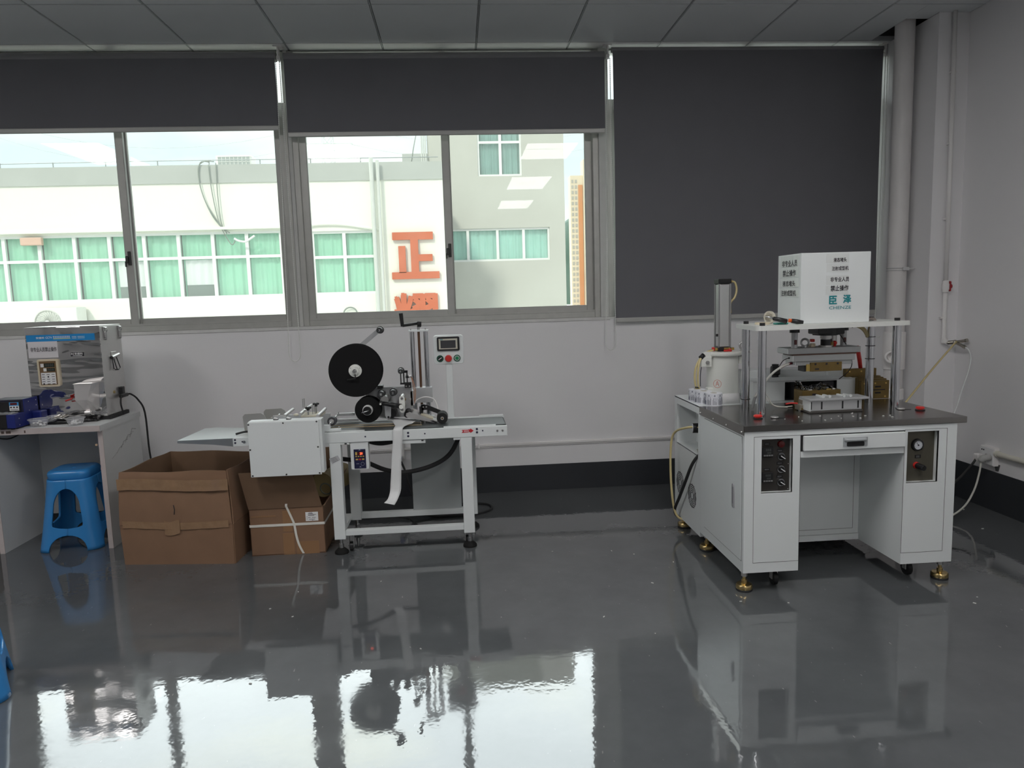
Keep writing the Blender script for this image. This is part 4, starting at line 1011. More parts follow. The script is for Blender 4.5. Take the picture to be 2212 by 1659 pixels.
for k in range(3): a = 2*PI*k/3+.5; m.cyl((c.x+.028*math.cos(a), -.9765, c.z+.028*math.sin(a)), (c.x+.028*math.cos(a), -.975, c.z+.028*math.sin(a)), .002, n=8)
m.build('reel_hub', WHITE2, lm)
m = MB(); m.tube([(c.x, -.99, c.z-.018), (c.x+.002, -.992, c.z-.04), (c.x-.004, -.99, c.z-.042), (c.x-.045, -.988, c.z-.046)], .0035, 6); m.build('hub_lever', BLACK, lm)
# rewind reel
c2 = Vector((-.510, 0, .763))
m = MB(); m.lathe([(.020, -.965), (.0700, -.965), (.071, -.963), (.070, -.960), (.020, -.960)], (c2.x, 0, c2.z), (0, 1, 0), 48); m.build('rewind_flange', MATTE, lm)
m = MB(); m.lathe([(.02, -.90), (.0700, -.90), (.071, -.897), (.070, -.894), (.020, -.894)], (c2.x, 0, c2.z), (0, 1, 0), 48); m.build('rewind_flange', MATTE, lm)
m = MB(); m.lathe([(.02, -.96), (.044, -.96), (.044, -.90), (.02, -.90)], (c2.x, 0, c2.z), (0, 1, 0), 40); m.build('liner_roll', PAPER, lm)
m = MB(); m.lathe([(.001, -1.005), (.022, -1.005), (.026, -.96), (.026, -.90), (.001, -.90)], (c2.x, 0, c2.z), (0, 1, 0)); m.use(PAPER); m.lathe([(.0262, -.99), (.028, -.975), (.028, -.962)], (c2.x, 0, c2.z), (0, 1, 0)); m.use(CHROME); m.tube([(c2.x-.028, -1.012, c2.z-.008), (c2.x-.01, -1.015, c2.z-.003), (c2.x+.012, -1.006, c2.z+.004)], .004, 8); m.use(SATIN); m.cyl((c2.x, -1.0, c2.z), (c2.x, -.85, c2.z), .009); m.build('rewind_hub', BLACK, lm)
# numbered idler rollers
def idler(x, z, num, y0=-.965, y1=-.858, r=.017):
    m = MB(); m.lathe([(.001, y0), (r*.85, y0), (r, y0+.004), (r, y0+.03), (r*.8, y0+.032), (r*.8, y0+.05), (r*1.28, y0+.052), (r*1.28, y0+.062), (r*.8, y0+.064), (r*.8, y1), (.001, y1)], (x, 0, z), (0, 1, 0))
    o = m.build('idler_roller', mat('black_knurl', (.035, .037, .038), .35), lm)
    m = MB(); m.text(num, (x-.005, y0-.0005, z-.006), (.010, 0, 0), (0, 0, .012), bold=.01); m.build('number', mat('pale_mark', (.35, .36, .36), .5), o)
idler(-.434, .848, '1', -.985); idler(-.370, .853, '2', -.985); idler(-.425, 1.195, '3', -.985, -.90, .016); idler(-.324, .968, '4', -.975, -.90, .014)
m = MB(); m.prism([(-.428-.010, -.905, 1.205), (-.428+.010, -.905, 1.19), (-.55, -.905, 1.085), (-.57, -.905, 1.10)], (0, .005, 0)); m.prism([(-.55, -.905, 1.085), (-.57, -.905, 1.10), (-.60, -.872, .98), (-.56, -.872, .96)], (0, .005, 0)); m.cyl((-.427, -.91, 1.196), (-.427, -.895, 1.196), .018); m.build('dancer_arm', GREYMET, lm)
m = MB()
for dx in (-.329, -.312, -.316+.022): m.box(dx-.0035 if dx > -.32 else dx-.003, dx+.003, -.905, -.898, .895, .965)
m.box(-.334, -.290, -.905, -.898, .952, .966, .001); m.box(-.334, -.290, -.905, -.898, .888, .898, .001); m.box(-.310, -.272, -.907, -.897, .868, .900, .002)
m.use(STEEL); m.cyl((-.301, -.911, .878), (-.301, -.905, .878), .004, n=10); m.cyl((-.283, -.911, .878), (-.283, -.905, .878), .004, n=10); m.build('slotted_bracket', BLACK, lm)
m = MB(); m.cyl((-.305, -.90, .930), (-.270, -.90, .932), .0065); m.use(BLACK); m.cyl((-.300, -.90, .930), (-.285, -.90, .930), .0075); m.build('label_sensor', SATIN, lm)
m = MB(); m.tube([(-.272, -.90, .932), (-.262, -.90, .905), (-.252, -.895, .85), (-.256, -.89, .80), (-.262, -.88, .775)], .0016, 6, 4); m.tube([(-.272, -.90, .930), (-.265, -.90, .89), (-.260, -.895, .84), (-.263, -.89, .79)], .0016, 6, 4); m.build('sensor_cable', mat('orange_cable', (.55, .20, .06), .4), lm)
# drive rollers between two end plates
m = MB(); m.cyl((-.322, -.975, .822), (-.320, -.86, .828), .013); m.cyl((-.322, -.975, .770), (-.318, -.86, .775), .013); m.cyl((-.42, -.95, .812), (-.42, -.86, .814), .022); m.build('drive_roller', SATIN, lm)
m = MB(); m.cyl((-.317, -.975, .797), (-.315, -.86, .80), .0065); m.build('brass_spacer', mat('bright_brass', (.60, .40, .12), .35, .9), lm)
m = MB(); m.prism([(-.322+x, -.985, .789+z) for x, z in rrect(.030, .092, .0149, 8)], (0, .012, 0)); m.use(STEEL)
for z in (.822, .76): m.cyl((-.322, -.989, z), (-.322, -.985, z), .007, n=14); m.cyl((-.322, -.990, z), (-.322, -.989, z), .004, n=6)
m.build('end_plate', WHITE2, lm)
m = MB(); m.tube([(-.432, -.985, .800), (-.38, -.99, .790), (-.326, -.99, .778)], lambda i: (.011, .013, .015)[i], 12); m.ball((-.434, -.985, .801), .013); m.use(WHITE2); m.cyl((-.326, -1.006, .778), (-.326, -.99, .778), .012); m.cyl((-.437, -1.0, .797), (-.437, -.985, .797), .005); m.build('clamp_lever', BLACK, lm)
m = MB(); m.prism([(-.424, -.955, .800), (-.384, -.955, .800), (-.388, -.955, .722), (-.398, -.955, .708), (-.408, -.955, .708), (-.418, -.955, .722)], (0, .008, 0)); m.use(BLACK); m.cyl((-.402, -.957, .717), (-.402, -.955, .717), .006); m.build('tension_plate', GREYMET, lm)
MB().cyl((-.385, -.94, .735), (-.385, -.86, .735), .026).build('press_roller', BLACK, lm); MB().cyl((-.30, -.95, .725), (-.298, -.86, .73), .018).build('press_roller', BLACK, lm); MB().box(-.386, -.376, -.90, -.89, .770, .785).build('red_tab', RED, lm); m = MB()
for x, z in ((-.285, .800), (-.525, .832), (-.30, .865)): m.cyl((x, -.864, z), (x, -.858, z), .006, n=12)
m.build('plate_bolts', SATIN, lm)
# peel blade
m = MB(); m.prism([(-.305, -.965, .735), (-.285, -.965, .742), (-.145, -.965, .683), (-.150, -.965, .676), (-.30, -.965, .712)], (0, .006, 0)); m.prism([(-.285, -.87, .745), (-.265, -.87, .745), (-.145, -.87, .690), (-.150, -.87, .683), (-.28, -.87, .722)], (0, .006, 0)); m.cyl((-.298, -.97, .724), (-.298, -.87, .726), .008)
m.build('peel_side_plate', SATIN, lm)
m = MB(); m.prism([(-.27, -.958, .735), (-.27, -.866, .735), (-.138, -.866, .680), (-.138, -.958, .680)], (0, 0, .002)); m.use(mat('ivory_tape', (.62, .56, .42), .5)); m.prism([(-.225, -.950, .7196), (-.225, -.868, .7196), (-.160, -.868, .6925), (-.160, -.950, .6925)], (0, 0, .003)); m.use(BLACK); m.prism([(-.175, -.972, .690), (-.160, -.972, .690), (-.138, -.972, .680), (-.15, -.972, .678)], (0, .05, 0)); m.build('peel_blade', SATIN, lm)
m = MB(); m.cyl((-.108, -.985, .703), (-.108, -.915, .706), .0300, n=32); m.use(SATIN); m.cyl((-.108, -.989, .703), (-.108, -.985, .703), .009); m.use(BRASS); m.cyl((-.108, -.991, .703), (-.108, -.989, .703), .005); m.build('brush_roller', mat('black_foam', (.012, .012, .012), .75), lm)
m = MB(); m.prism([(-.222, -.90, .768), (-.190, -.90, .768), (-.105, -.90, .728), (-.11, -.90, .706), (-.19, -.90, .740), (-.222, -.90, .740)], (0, .01, 0)); m.box(-.235, -.225, -.905, -.87, .68, .76, .002); m.prism([(-.225, -.9, .768), (-.205, -.9, .768), (-.225, -.9, .69), (-.245, -.9, .69)], (0, .03, 0)); m.use(SATIN); m.cyl((-.213, -.903, .757), (-.213, -.90, .757), .004, n=10); m.cyl((-.196, -.903, .757), (-.196, -.90, .757), .004, n=10); m.build('roller_arm', BLACK, lm)
m = MB(); m.tube([(-.27, -.86, .765), (-.245, -.86, .795), (-.20, -.865, .808), (-.155, -.87, .795), (-.135, -.885, .755), (-.130, -.90, .715)], .0032, 8, 5); m.build('air_hose', PVC, lm)
m = MB()
for x in (-.226, -.203): m.cyl((x, -.985, .675), (x, -.985, .69), .003, n=8)
m.build('belt_screw', STEEL, lm)
# mast
m = MB()
for x in (-.2685, -.1905): m.cyl((x, -.72, .676), (x, -.72, 1.170), .0135, n=24)
m.build('guide_column', CHROME, lm)
m = MB(); m.cyl((-.230, -.72, .676), (-.230, -.72, 1.19), .0072); m.build('lead_screw', mat('rusty_screw', (.16, .085, .05), .4, .6), lm)
m = MB(); m.box(-.286, -.173, -.745, -.70, 1.170, 1.180, .001); m.use(STEEL); m.cyl((-.275, -.725, 1.18), (-.275, -.725, 1.188), .004, n=8); m.cyl((-.19, -.725, 1.18), (-.19, -.725, 1.188), .004, n=8); m.cyl((-.23, -.72, 1.18), (-.23, -.72, 1.20), .008); m.build('mast_cap', WHITE, lm)
m = MB(); m.box(-.290, -.166, -.760, -.69, .762, .848, .002); m.box(-.285, -.262, -.86, -.75, .76, .845, .002); m.build('carriage', GREYMET, lm)
m = MB(); m.box(-.295, -.16, -.76, -.69, .60, .678, .002); m.build('mast_base', WHITE, lm)
m = MB(); m.cyl((-.226, -.72, 1.196), (-.222, -.72, 1.228), .012); m.tube([(-.222, -.72, 1.218), (-.27, -.735, 1.213), (-.318, -.75, 1.208)], .0085, 8); m.cyl((-.318, -.75, 1.203), (-.324, -.75, 1.278), .0095, .0115); m.box(-.236, -.212, -.735, -.705, 1.205, 1.228, .004); m.build('hand_crank', BLACK, lm)
# operator panel on a post
yh = -.76
hp = MB(); hp.prism([(-.062+x, yh, 1.062+z) for x, z in rrect(.172, .166, .016)], (0, .05, 0)); hp_ = hp.build('operator_panel', WHITE, lm)
bv = hp_.modifiers.new('soft', 'BEVEL'); bv.width = .004; bv.segments = 2; bv.limit_method = 'ANGLE'
sc = MB(); sc.prism([(-.062+x, yh-.008, 1.096+z) for x, z in rrect(.128, .080, .008)], (0, .008, 0)); sc.use(mat('screen_bezel', (.55, .52, .44), .4)); sc.box(-.116, -.010, yh-.0095, yh-.008, 1.066, 1.126); sc.use(mat('screen_glass', (.05, .05, .055), .12)); sc.box(-.106, -.020, yh-.0105, yh-.0095, 1.072, 1.116)
sc.use(TEAL); sc.box(-.110, -.092, yh-.0105, yh-.0095, 1.119, 1.123); sc.build('touch_screen', BLACK, hp_)
GRN = mat('green_button', (.012, .22, .09), .35); DGRN = mat('dark_green_ring', (.010, .09, .055), .4)
for x, kind in ((-.112, 's'), (-.064, 'r'), (-.015, 'g')):
    m = MB(); cxz = (x, 1.010)
    ring = {'s': DGRN, 'r': RED, 'g': DGRN}[kind]
    m.lathe([(.001, yh-.004), (.0195, yh-.004), (.0200, yh)], (x, 0, 1.012), (0, 1, 0)) if kind != 'r' else m.lathe([(.001, yh-.016), (.017, yh-.015), (.0205, yh-.006), (.020, yh)], (x, 0, 1.012), (0, 1, 0))
    if kind == 's':
        m.use(BLACK); m.lathe([(.001, yh-.010), (.012, yh-.010), (.014, yh-.004)], (x, 0, 1.012), (0, 1, 0)); m.use(PAPER); m.box(-.011, .011, -.001, 0, -.002, .002, M=Matrix.Translation((x, yh-.010, 1.012)) @ Matrix.Rotation(-.6, 4, 'Y'))
    if kind == 'g': m.use(PAPER); m.torus((x, yh-.005, 1.012), (0, 1, 0), .0125, .0014, 24, 6); m.use(GRN); m.lathe([(.001, yh-.010), (.009, yh-.009), (.011, yh-.004)], (x, 0, 1.012), (0, 1, 0))
    m.build({'s': 'selector_switch', 'r': 'stop_button', 'g': 'start_button'}[kind], ring, hp_)
MB().box(-.081, -.044, yh+.006, yh+.042, .60, .98, .003).build('panel_post', WHITE, lm)
MB().box(-.12, -.01, -.80, -.71, .60, .64, .002).build('post_bracket', WHITE, lm)
# electrical cabinet behind
MB().box(-.305, -.021, -.742, -.57, .122, .60, .002).build('electrical_cabinet', mat('grey_cabinet', (.42, .45, .45), .4, var=.02), lm)
# speed controller
m = MB(); m.prism([(-.551+x, -1.085, .538+z) for x, z in rrect(.094, .150, .006)], (0, .055, 0)); m.box(-.596, -.506, -1.082, -1.035, .613, .6145); sc_ = m.build('controller_box', WHITE, lm)
cf = MB().box(-.581, -.519, -1.0875, -1.085, .468, .572).build('controller_face', mat('indigo_face', (.012, .014, .055), .35), sc_)
MB().box(-.562, -.530, -1.0885, -1.0875, .541, .557).build('display', mat('dark_red_window', (.10, .01, .005), .3), cf)
MB().text('20', (-.549, -1.0890, .543), (.014, 0, 0), (0, 0, .012), bold=.01).build('digits', mat('lit_digits', (.9, .1, .05), .4, emit=(1, .10, .04), es=4.0), cf)
m = MB(); m.box(-.573, -.564, -1.0885, -1.0875, .541, .557)
for k in range(4): m.box(-.573+.0125*k, -.565+.0125*k, -1.0885, -1.0875, .531, .536)
m.box(-.572, -.560, -1.0885, -1.0875, .514, .521); m.box(-.539, -.527, -1.0885, -1.0875, .514, .521); m.build('keys', mat('amber_key', (.62, .42, .10), .4), cf)
MB().box(-.556, -.544, -1.0885, -1.0875, .514, .521).build('stop_key', RED, cf)
m = MB(); m.prism([(-.556, -1.0885, .567), (-.544, -1.0885, .567), (-.550, -1.0885, .571)], (0, .001, 0)); m.prism([(-.556, -1.0885, .475), (-.544, -1.0885, .475), (-.550, -1.0885, .480)], (0, .001, 0)); m.box(-.570, -.555, -1.0883, -1.0875, .493, .4945); m.torus((-.537, -1.088, .492), (0, 1, 0), .009, .0006, 20, 4); m.build('markings', mat('pale_print_blue', (.45, .47, .55), .5), cf)
# hoses
m = MB(); yq = -.93
m.tube([(-.735, yq, .50), (-.66, yq, .488), (-.55, yq, .468), (-.44, yq, .418), (-.34, yq, .398), (-.22, yq, .415), (-.12, yq, .455), (-.06, yq, .51), (-.015, yq, .60)], .0125, 10, 5); m.build('corrugated_hose', RUBBER, lm)
m = MB(); m.tube([(-.55, -.95, .612), (-.51, -.95, .588), (-.45, -.95, .575), (-.38, -.95, .585), (-.35, -.95, .606)], .016, 10, 5); m.build('short_hose', RUBBER, lm)
# loose label liner hanging over the rail
LIN = mat('label_liner', (.74, .75, .75), .45, var=.02)
L0 = [(-.385, -.93, .690), (-.37, -.99, .683), (-.36, -1.04, .682), (-.362, -1.085, .680), (-.367, -1.103, .665), (-.370, -1.104, .62), (-.380, -1.104, .52), (-.392, -1.108, .40), (-.397, -1.115, .345), (-.408, -1.14, .310), (-.425, -1.175, .298)]
L1 = [(-.250, -.93, .690), (-.27, -.99, .684), (-.295, -1.04, .684), (-.312, -1.085, .681), (-.318, -1.103, .665), (-.319, -1.104, .62), (-.329, -1.104, .52), (-.336, -1.108, .40), (-.340, -1.115, .345), (-.358, -1.14, .302), (-.372, -1.17, .283)]
L0 = catmull([Vector(p) for p in L0], 4); L1 = catmull([Vector(p) for p in L1], 4)
# twist: start flat under the reels, then fold over the rail
L0 = [Vector((-.46, -.93, .72)), Vector((-.43, -.935, .70))]+L0; L1 = [Vector((-.40, -.90, .708)), Vector((-.33, -.91, .698))]+L1
m = MB(); nn_ = len(L0)-1
m.grid(lambda u, v: L0[round(u*nn_)].lerp(L1[round(u*nn_)], v)+Vector((0, -.0015*math.sin(17*u*3), 0)), nn_, 4)
o = m.build('label_liner', LIN); tag(o, 'long white paper liner strip hanging over the conveyor rail', 'paper strip'); o.modifiers.new('t', 'SOLIDIFY').thickness = .0005
# torn sticker on the front leg
m = MB(); m.prism([(-.712, -1.0915, .528), (-.665, -1.0915, .545), (-.652, -1.0915, .520), (-.695, -1.0915, .500)], (0, .001, 0)); ts = m.build('leg_sticker', mat('grey_sticker', (.50, .51, .53), .5), lm)
m = MB()
for k in range(4): z = .526-.006*k; m.prism([(-.704+.004*k, -1.0925, z), (-.675+.004*k, -1.0925, z+.010), (-.675+.004*k, -1.0925, z+.0115), (-.704+.004*k, -1.0925, z+.0015)], (0, .0005, 0))
m.build('lettering', INK, ts)

# cables on the floor and wall sockets behind
m = MB(); m.tube([(-.42, -.10, .27), (-.39, -.13, .20), (-.34, -.30, .10), (-.25, -.50, .02), (-.10, -.52, .006), (.06, -.50, .006), (.14, -.45, .006), (.17, -.38, .006), (.14, -.30, .006), (.05, -.27, .006), (-.10, -.30, .006)], .0075, 8, 6)
tag(m.build('power_cable', RUBBER), 'black power cable looping on the floor behind the labelling machine', 'cable')
m = MB(); m.tube([(-.70, -.45, .006), (-.55, -.44, .006), (-.45, -.44, .008), (-.36, -.46, .02), (-.31, -.50, .05)], .006, 8, 5); m.ball((-.315, -.50, .05), .016)
tag(m.build('plug_cable', RUBBER), 'black cable with a plug lying under the labelling machine', 'cable')
def socket(x, z, lab):
    t = thing('wall_socket', (x, -.005, z), lab, 'socket')
    m = MB(); m.box(x-.022, x+.022, -.030, 0, z-.06, z+.06, .004); m.build('backbox', PVC, t)
    m = MB(); m.box(x-.012, x+.012, -.034, -.030, z+.015, z+.04, .002); m.build('switch', PAPER, t)
    return t
t = socket(-.425, .325, 'white wall socket with a blue plug behind the hanging paper strip')
m = MB(); m.cyl((-.437, -.05, .288), (-.437, -.03, .288), .026); m.use(mat('navy_plug', (.02, .03, .22), .4)); m.cyl((-.437, -.075, .288), (-.437, -.05, .288), .020); m.use(PVC); m.box(-.45, -.424, -.055, -.035, .245, .272, .003)
m.build('plug', PVC, t)
m = MB(); m.box(-.70, 2.93, -.016, 0, .328, .347, .004); m.box(-.70, 2.93, -.010, 0, .320, .328)
t = tag(m.build('wall_conduit', PVC), 'long white cable trunking running along the wall below the windows', 'conduit')
m = MB(); m.box(.10, .115, -.019, -.001, .316, .352, .002); m.build('clip', PVC, t)
# ================================================================== moulding press
pr = thing('moulding_press', (1.71, -1.4, 0), 'white plug moulding press with four steel columns and lettered hood by the corner pier', 'machine')
PX0, PX1, PYF, PYM, PYB, ZB, ZTOP = 1.222, 2.195, -1.895, -1.325, -.885, .098, .738
# cabinet shells
m = MB()
m.box(PX0, PX0+.012, PYF+.012, PYM, ZB, ZTOP)                        # left skin
m.box(PX0, 1.475, PYF, PYF+.012, ZB, .46); m.box(PX0, 1.300, PYF, PYF+.012, .46, ZTOP); m.box(1.441, 1.475, PYF, PYF+.012, .46, .715); m.box(1.300, 1.441, PYF, PYF+.012, .702, ZTOP)
m.box(1.463, 1.475, PYF+.012, PYM, ZB, .62)                           # inner left wall
m.box(1.953, 1.965, PYF+.012, PYM, ZB, .62)                           # inner right wall
m.box(1.953, PX1, PYF, PYF+.012, ZB, .474); m.box(2.112, PX1, PYF, PYF+.012, .474, ZTOP); m.box(1.953, 1.966, PYF, PYF+.012, .474, .715); m.box(1.966, 2.112, PYF, PYF+.012, .707, ZTOP)
m.box(1.441, 1.966, PYF, PYF+.012, .715, ZTOP); m.box(1.475, 1.953, PYF, PYF+.012, .612, .641, .001)
m.box(1.475, 1.953, PYF+.012, PYM, .618, .626)
m.box(PX1-.012, PX1, PYF+.012, PYM, ZB, ZTOP)
m.box(PX0+.012, 1.463, PYF+.012, PYM, ZB, ZB+.01); m.box(1.965, PX1-.012, PYF+.012, PYM, ZB, ZB+.01)
m.box(PX0+.012, PX1-.012, PYF+.012, PYM, ZTOP-.008, ZTOP)
m.box(1.463, 1.965, PYM-.22, PYM-.205, .13, .62); m.box(1.463, 1.965, PYM-.225, PYM-.205, ZB, .128, .001)
m.build('cabinet', WHITE, pr)
# recess boxes behind the instrument panels
for a, b, c, d in ((1.300, 1.441, .46, .702), (1.966, 2.112, .474, .707)):
    m = MB(); m.box(a-.004, a, PYF+.002, PYF+.05, c, d); m.box(b, b+.004, PYF+.002, PYF+.05, c, d); m.box(a, b, PYF+.002, PYF+.05, c-.004, c); m.box(a, b, PYF+.002, PYF+.05, d, d+.004); m.build('panel_recess', WHITE, pr)
SEAM = mat('panel_seam', (.10, .10, .10), .6)
m = MB()
def seam_rect(m, ax, pos, a0, a1, z0, z1, w=.0016):
    for q in ((a0, a1, z0, z0+w), (a0, a1, z1-w, z1), (a0, a0+w, z0, z1), (a1-w, a1, z0, z1)):
        if ax == 'x': m.box(pos-.0008, pos+.0002, q[0], q[1], q[2], q[3])
        else: m.box(q[0], q[1], pos-.0006, pos+.0002, q[2], q[3])
seam_rect(m, 'y', PYF, 1.265, 1.476, .143, .715); m.build('panel_seam', SEAM, pr)
m = MB(); seam_rect(m, 'y', PYF, 1.952, 2.150, .150, .717); m.build('panel_seam', SEAM, pr)
m = MB(); seam_rect(m, 'y', PYM-.22, 1.476, 1.925, .155, .63); m.build('panel_seam', SEAM, pr)
# side door
dr = MB(); dr.box(PX0-.003, PX0+.001, -1.872, -1.392, .150, .712, .0012); d_ = dr.build('door', WHITE, pr)
m = MB(); seam_rect(m, 'x', PX0, -1.875, -1.389, .147, .715, .002); m.build('door_seam', SEAM, pr)
m = MB(); m.prism([(PX0-.008, -1.785+y, .425+z) for y, z in rrect(.026, .112, .0125)], (.006, 0, 0)); m.use(mat('handle_recess', (.30, .30, .32), .4, .3)); m.prism([(PX0-.0095, -1.787+y, .428+z) for y, z in rrect(.014, .078, .006)], (.002, 0, 0)); m.build('handle', mat('grey_handle', (.42, .42, .44), .4, .2), d_)
# drawer
dw = MB().box(1.484, 1.948, PYF-.016, PYF-.002, .644, .711, .003).build('drawer', WHITE, pr)
MB().box(1.478, 1.951, PYF-.002, PYF+.3, .642, .714).build('drawer_gap', DARK, pr)
GH = mat('grey_pull', (.38, .40, .41), .35, .1)
m = MB(); x0, x1, z0, z1, yf = 1.660, 1.770, .658, .698, PYF-.016
m.prism([(x0, yf-.004, z1), (x1, yf-.004, z1), (x1, yf-.004, z0), (x0, yf-.004, z0)], (0, .004, 0))
m.grid(lambda u, v: (x0+.004+(x1-x0-.008)*u, yf-.004-.014*math.sin(PI*v)**.7*(1-abs(2*u-1)**6), z1-.002-.018*v), 20, 8)
m.use(DARK); m.prism([((x0+x1)/2+x, yf-.0050, .668+z) for x, z in rrect(.080, .020, .006)], (0, .001, 0)); m.build('recessed_pull', GH, dw)
# table top
STT = mat('dark_stainless', (.235, .225, .215), .24, 1.0, var=.12, scale=8)
m = MB(); m.box(PX0-.004, 2.236, PYF-.006, PYM, ZTOP, ZTOP+.028, .002); m.box(PX0-.006, PX0-.003, PYF-.004, PYM, ZTOP-.014, ZTOP+.027); m.use(SATIN)
for y in (-1.880, -1.70, -1.53, -1.345): m.ball((PX0-.007, y, ZTOP-.002), .004)
m.build('table_top', STT, pr)
ZT2 = ZTOP+.028
# instrument panel left
PANL = mat('bronze_panel', (.060, .055, .050), .35, .5, var=.1); MK = mat('faint_marking', (.20, .20, .20), .5)
yp_ = PYF+.030
ip = MB().box(1.3005, 1.4405, yp_, yp_+.004, .4605, .7015).build('instrument_panel', PANL, pr)
def plaque(x, z, w, h, txt):
    o = MB().box(x-w/2, x+w/2, yp_-.0015, yp_, z-h/2, z+h/2).build('name_plate', BLACK, ip)
    MB().marks(4, (x-w*.34, yp_-.0020, z-h*.20), (w*.68, 0, 0), (0, 0, h*.34)).build('lettering', MK, o)
for z, zp in ((.640, .675), (.525, .560)):
    m = MB(); m.box(1.313, 1.363, yp_-.010, yp_, z-.022, z+.022, .002); tc_ = m.build('temperature_controller', BLACK, ip)
    m = MB(); m.text('888', (1.328, yp_-.0106, z+.004), (.024, 0, 0), (0, 0, .011)); m.text('888', (1.334, yp_-.0106, z-.008), (.018, 0, 0), (0, 0, .008)); m.build('digits', mat('unlit_digit2', (.10, .11, .105), .4), tc_)
    m = MB()
    for k in range(4): m.box(1.3185+.011*k, 1.3275+.011*k, yp_-.0115, yp_-.010, z-.019, z-.012, .0005)
    m.build('keys', mat('grey_key', (.20, .20, .20), .5), tc_); plaque(1.337, zp, .028, .013, '')
def selector(z, txt):
    m = MB(); m.use(CHROME); m.lathe([(.012, yp_-.008), (.0165, yp_-.008), (.0175, yp_)], (1.400, 0, z), (0, 1, 0)); m.use(BLACK); m.lathe([(.001, yp_-.016), (.0115, yp_-.016), (.013, yp_-.008)], (1.400, 0, z), (0, 1, 0)); m.box(-.014, .014, -.010, 0, -.004, .004, .001, M=Matrix.Translation((1.400, yp_-.016, z)) @ Matrix.Rotation(.6, 4, 'Y'))
    m.use(PAPER); m.box(-.012, .012, -.001, 0, -.0016, .0016, M=Matrix.Translation((1.400, yp_-.026, z)) @ Matrix.Rotation(.6, 4, 'Y')); m.build('selector_switch', CHROME, ip); plaque(1.396, z+.026, .028, .014, txt)
for z, t in ((.617, ''), (.560, ''), (.500, '')): selector(z, t)
m = MB(); m.lathe([(.001, yp_-.012), (.014, yp_-.010), (.0165, yp_)], (1.400, 0, .672), (0, 1, 0)); m.build('indicator_lamp', mat('dark_red_lamp', (.10, .008, .008), .25), ip); plaque(1.396, .695, .028, .011, '')
m = MB()
for x, z in ((1.305, .695), (1.435, .697), (1.305, .58), (1.435, .582), (1.305, .466), (1.435, .468)): m.cyl((x, yp_-.002, z), (x, yp_, z), .0018, n=8)
m.build('screws', SATIN, ip)
# pressure panel right
ip2 = MB().box(1.9665, 2.1115, yp_, yp_+.004, .4745, .7065).build('pressure_panel', mat('bronze_panel_light', (.12, .11, .085), .35, .5, var=.1), pr)
gx, gz = 2.030, .640
m = MB(); m.lathe([(.0195, yp_-.008), (.0205, yp_-.014), (.026, yp_-.012), (.0285, yp_-.003), (.0285, yp_)], (gx, 0, gz), (0, 1, 0), 32, False); g_ = m.build('pressure_gauge', BLACK, ip2)
m = MB(); m.cyl((gx, yp_-.0108, gz), (gx, yp_-.010, gz), .0195, n=28); m.use(INK)
for k in range(11): a = math.radians(-45+27*k); m.box(-.0005, .0005, -.0004, 0, .014, .018, M=Matrix.Translation((gx, yp_-.0110, gz)) @ Matrix.Rotation(a-PI/2, 4, 'Y'))
m.box(-.0009, .0009, -.0005, 0, -.004, .015, M=Matrix.Translation((gx, yp_-.0113, gz)) @ Matrix.Rotation(-.6, 4, 'Y')); m.cyl((gx, yp_-.013, gz), (gx, yp_-.0108, gz), .0035, n=12); m.build('dial', mat('dial_face', (.62, .64, .68), .4), g_)
m = MB(); m.box(gx-.008, gx+.020, yp_-.0015, yp_, .578, .594); npz = m.build('name_plate', BLACK, ip2); MB().marks(3, (gx-.002, yp_-.002, .582), (.016, 0, 0), (0, 0, .008)).build('lettering', MK, npz)
m = MB(); m.lathe([(.0145, yp_-.008), (.0155, yp_-.004), (.0155, yp_)], (2.030, 0, .546), (0, 1, 0)); kn = m.build('regulator_ring', RED, ip2); MB().lathe([(.001, -.048), (.0115, -.048), (.0135, -.043), (.0135, .0)], (2.031, yp_, .546), (-.12, 1, .08)).build('regulator_knob', BLACK, ip2)
# feet and casters
def pfoot(x, y):
    m = MB(); m.lathe([(.036, .010), (.037, .014), (.037, .024), (.033, .030), (.012, .033), (.012, .040)], (x, y, 0)); m.cyl((x, y, .036), (x, y, ZB), .0075); m.cyl((x, y, .038), (x, y, .050), .0135, n=6); m.use(RUBBER); m.lathe([(.035, 0), (.037, .003), (.036, .010)], (x, y, 0)); m.use(SATIN); m.cyl((x, y, .066), (x, y, .084), .014, n=6); m.use(WHITE); m.box(x-.016, x+.016, y-.016, y+.016, .086, .099)
    m.build('levelling_foot', GOLDZ, pr)
for x, y in ((1.248, -1.845), (2.178, -1.845), (1.258, -1.325), (1.258, -.945), (2.178, -.945)): pfoot(x, y)
for x, y in ((1.405, -1.80), (2.06, -1.78), (1.40, -1.0), (2.05, -1.0)): caster(pr, x, y, .10, .034)
# rear cabinet with air inlet recess
m = MB(); rx1 = 2.13
m.box(PX0, PX0+.012, PYM+.002, -1.29, .072, .762); m.box(PX0, PX0+.012, -.928, PYB, .072, .762); m.box(PX0, PX0+.012, -1.29, -.928, .722, .762); m.box(PX0, PX0+.012, -1.29, -.928, .072, .500)
m.box(PX0, rx1, PYM+.002, PYB, .755, .765, .002); m.box(PX0+.012, rx1, PYB-.012, PYB, .072, .755); m.box(rx1-.012, rx1, PYM+.002, PYB-.012, .072, .755); m.box(PX0+.012, rx1-.012, PYM+.002, PYM+.012, .072, .738); m.box(PX0+.012, rx1-.012, PYM+.012, PYB-.012, .072, .082)
m.box(PX0, PX0+.115, -1.292, -.926, .496, .501); m.box(PX0+.11, PX0+.115, -1.292, -.926, .50, .722); m.box(PX0+.012, PX0+.115, -.930, -.926, .5, .722); m.box(PX0+.012, PX0+.115, -1.294, -1.290, .5, .722)
m.build('rear_cabinet', WHITE, pr)
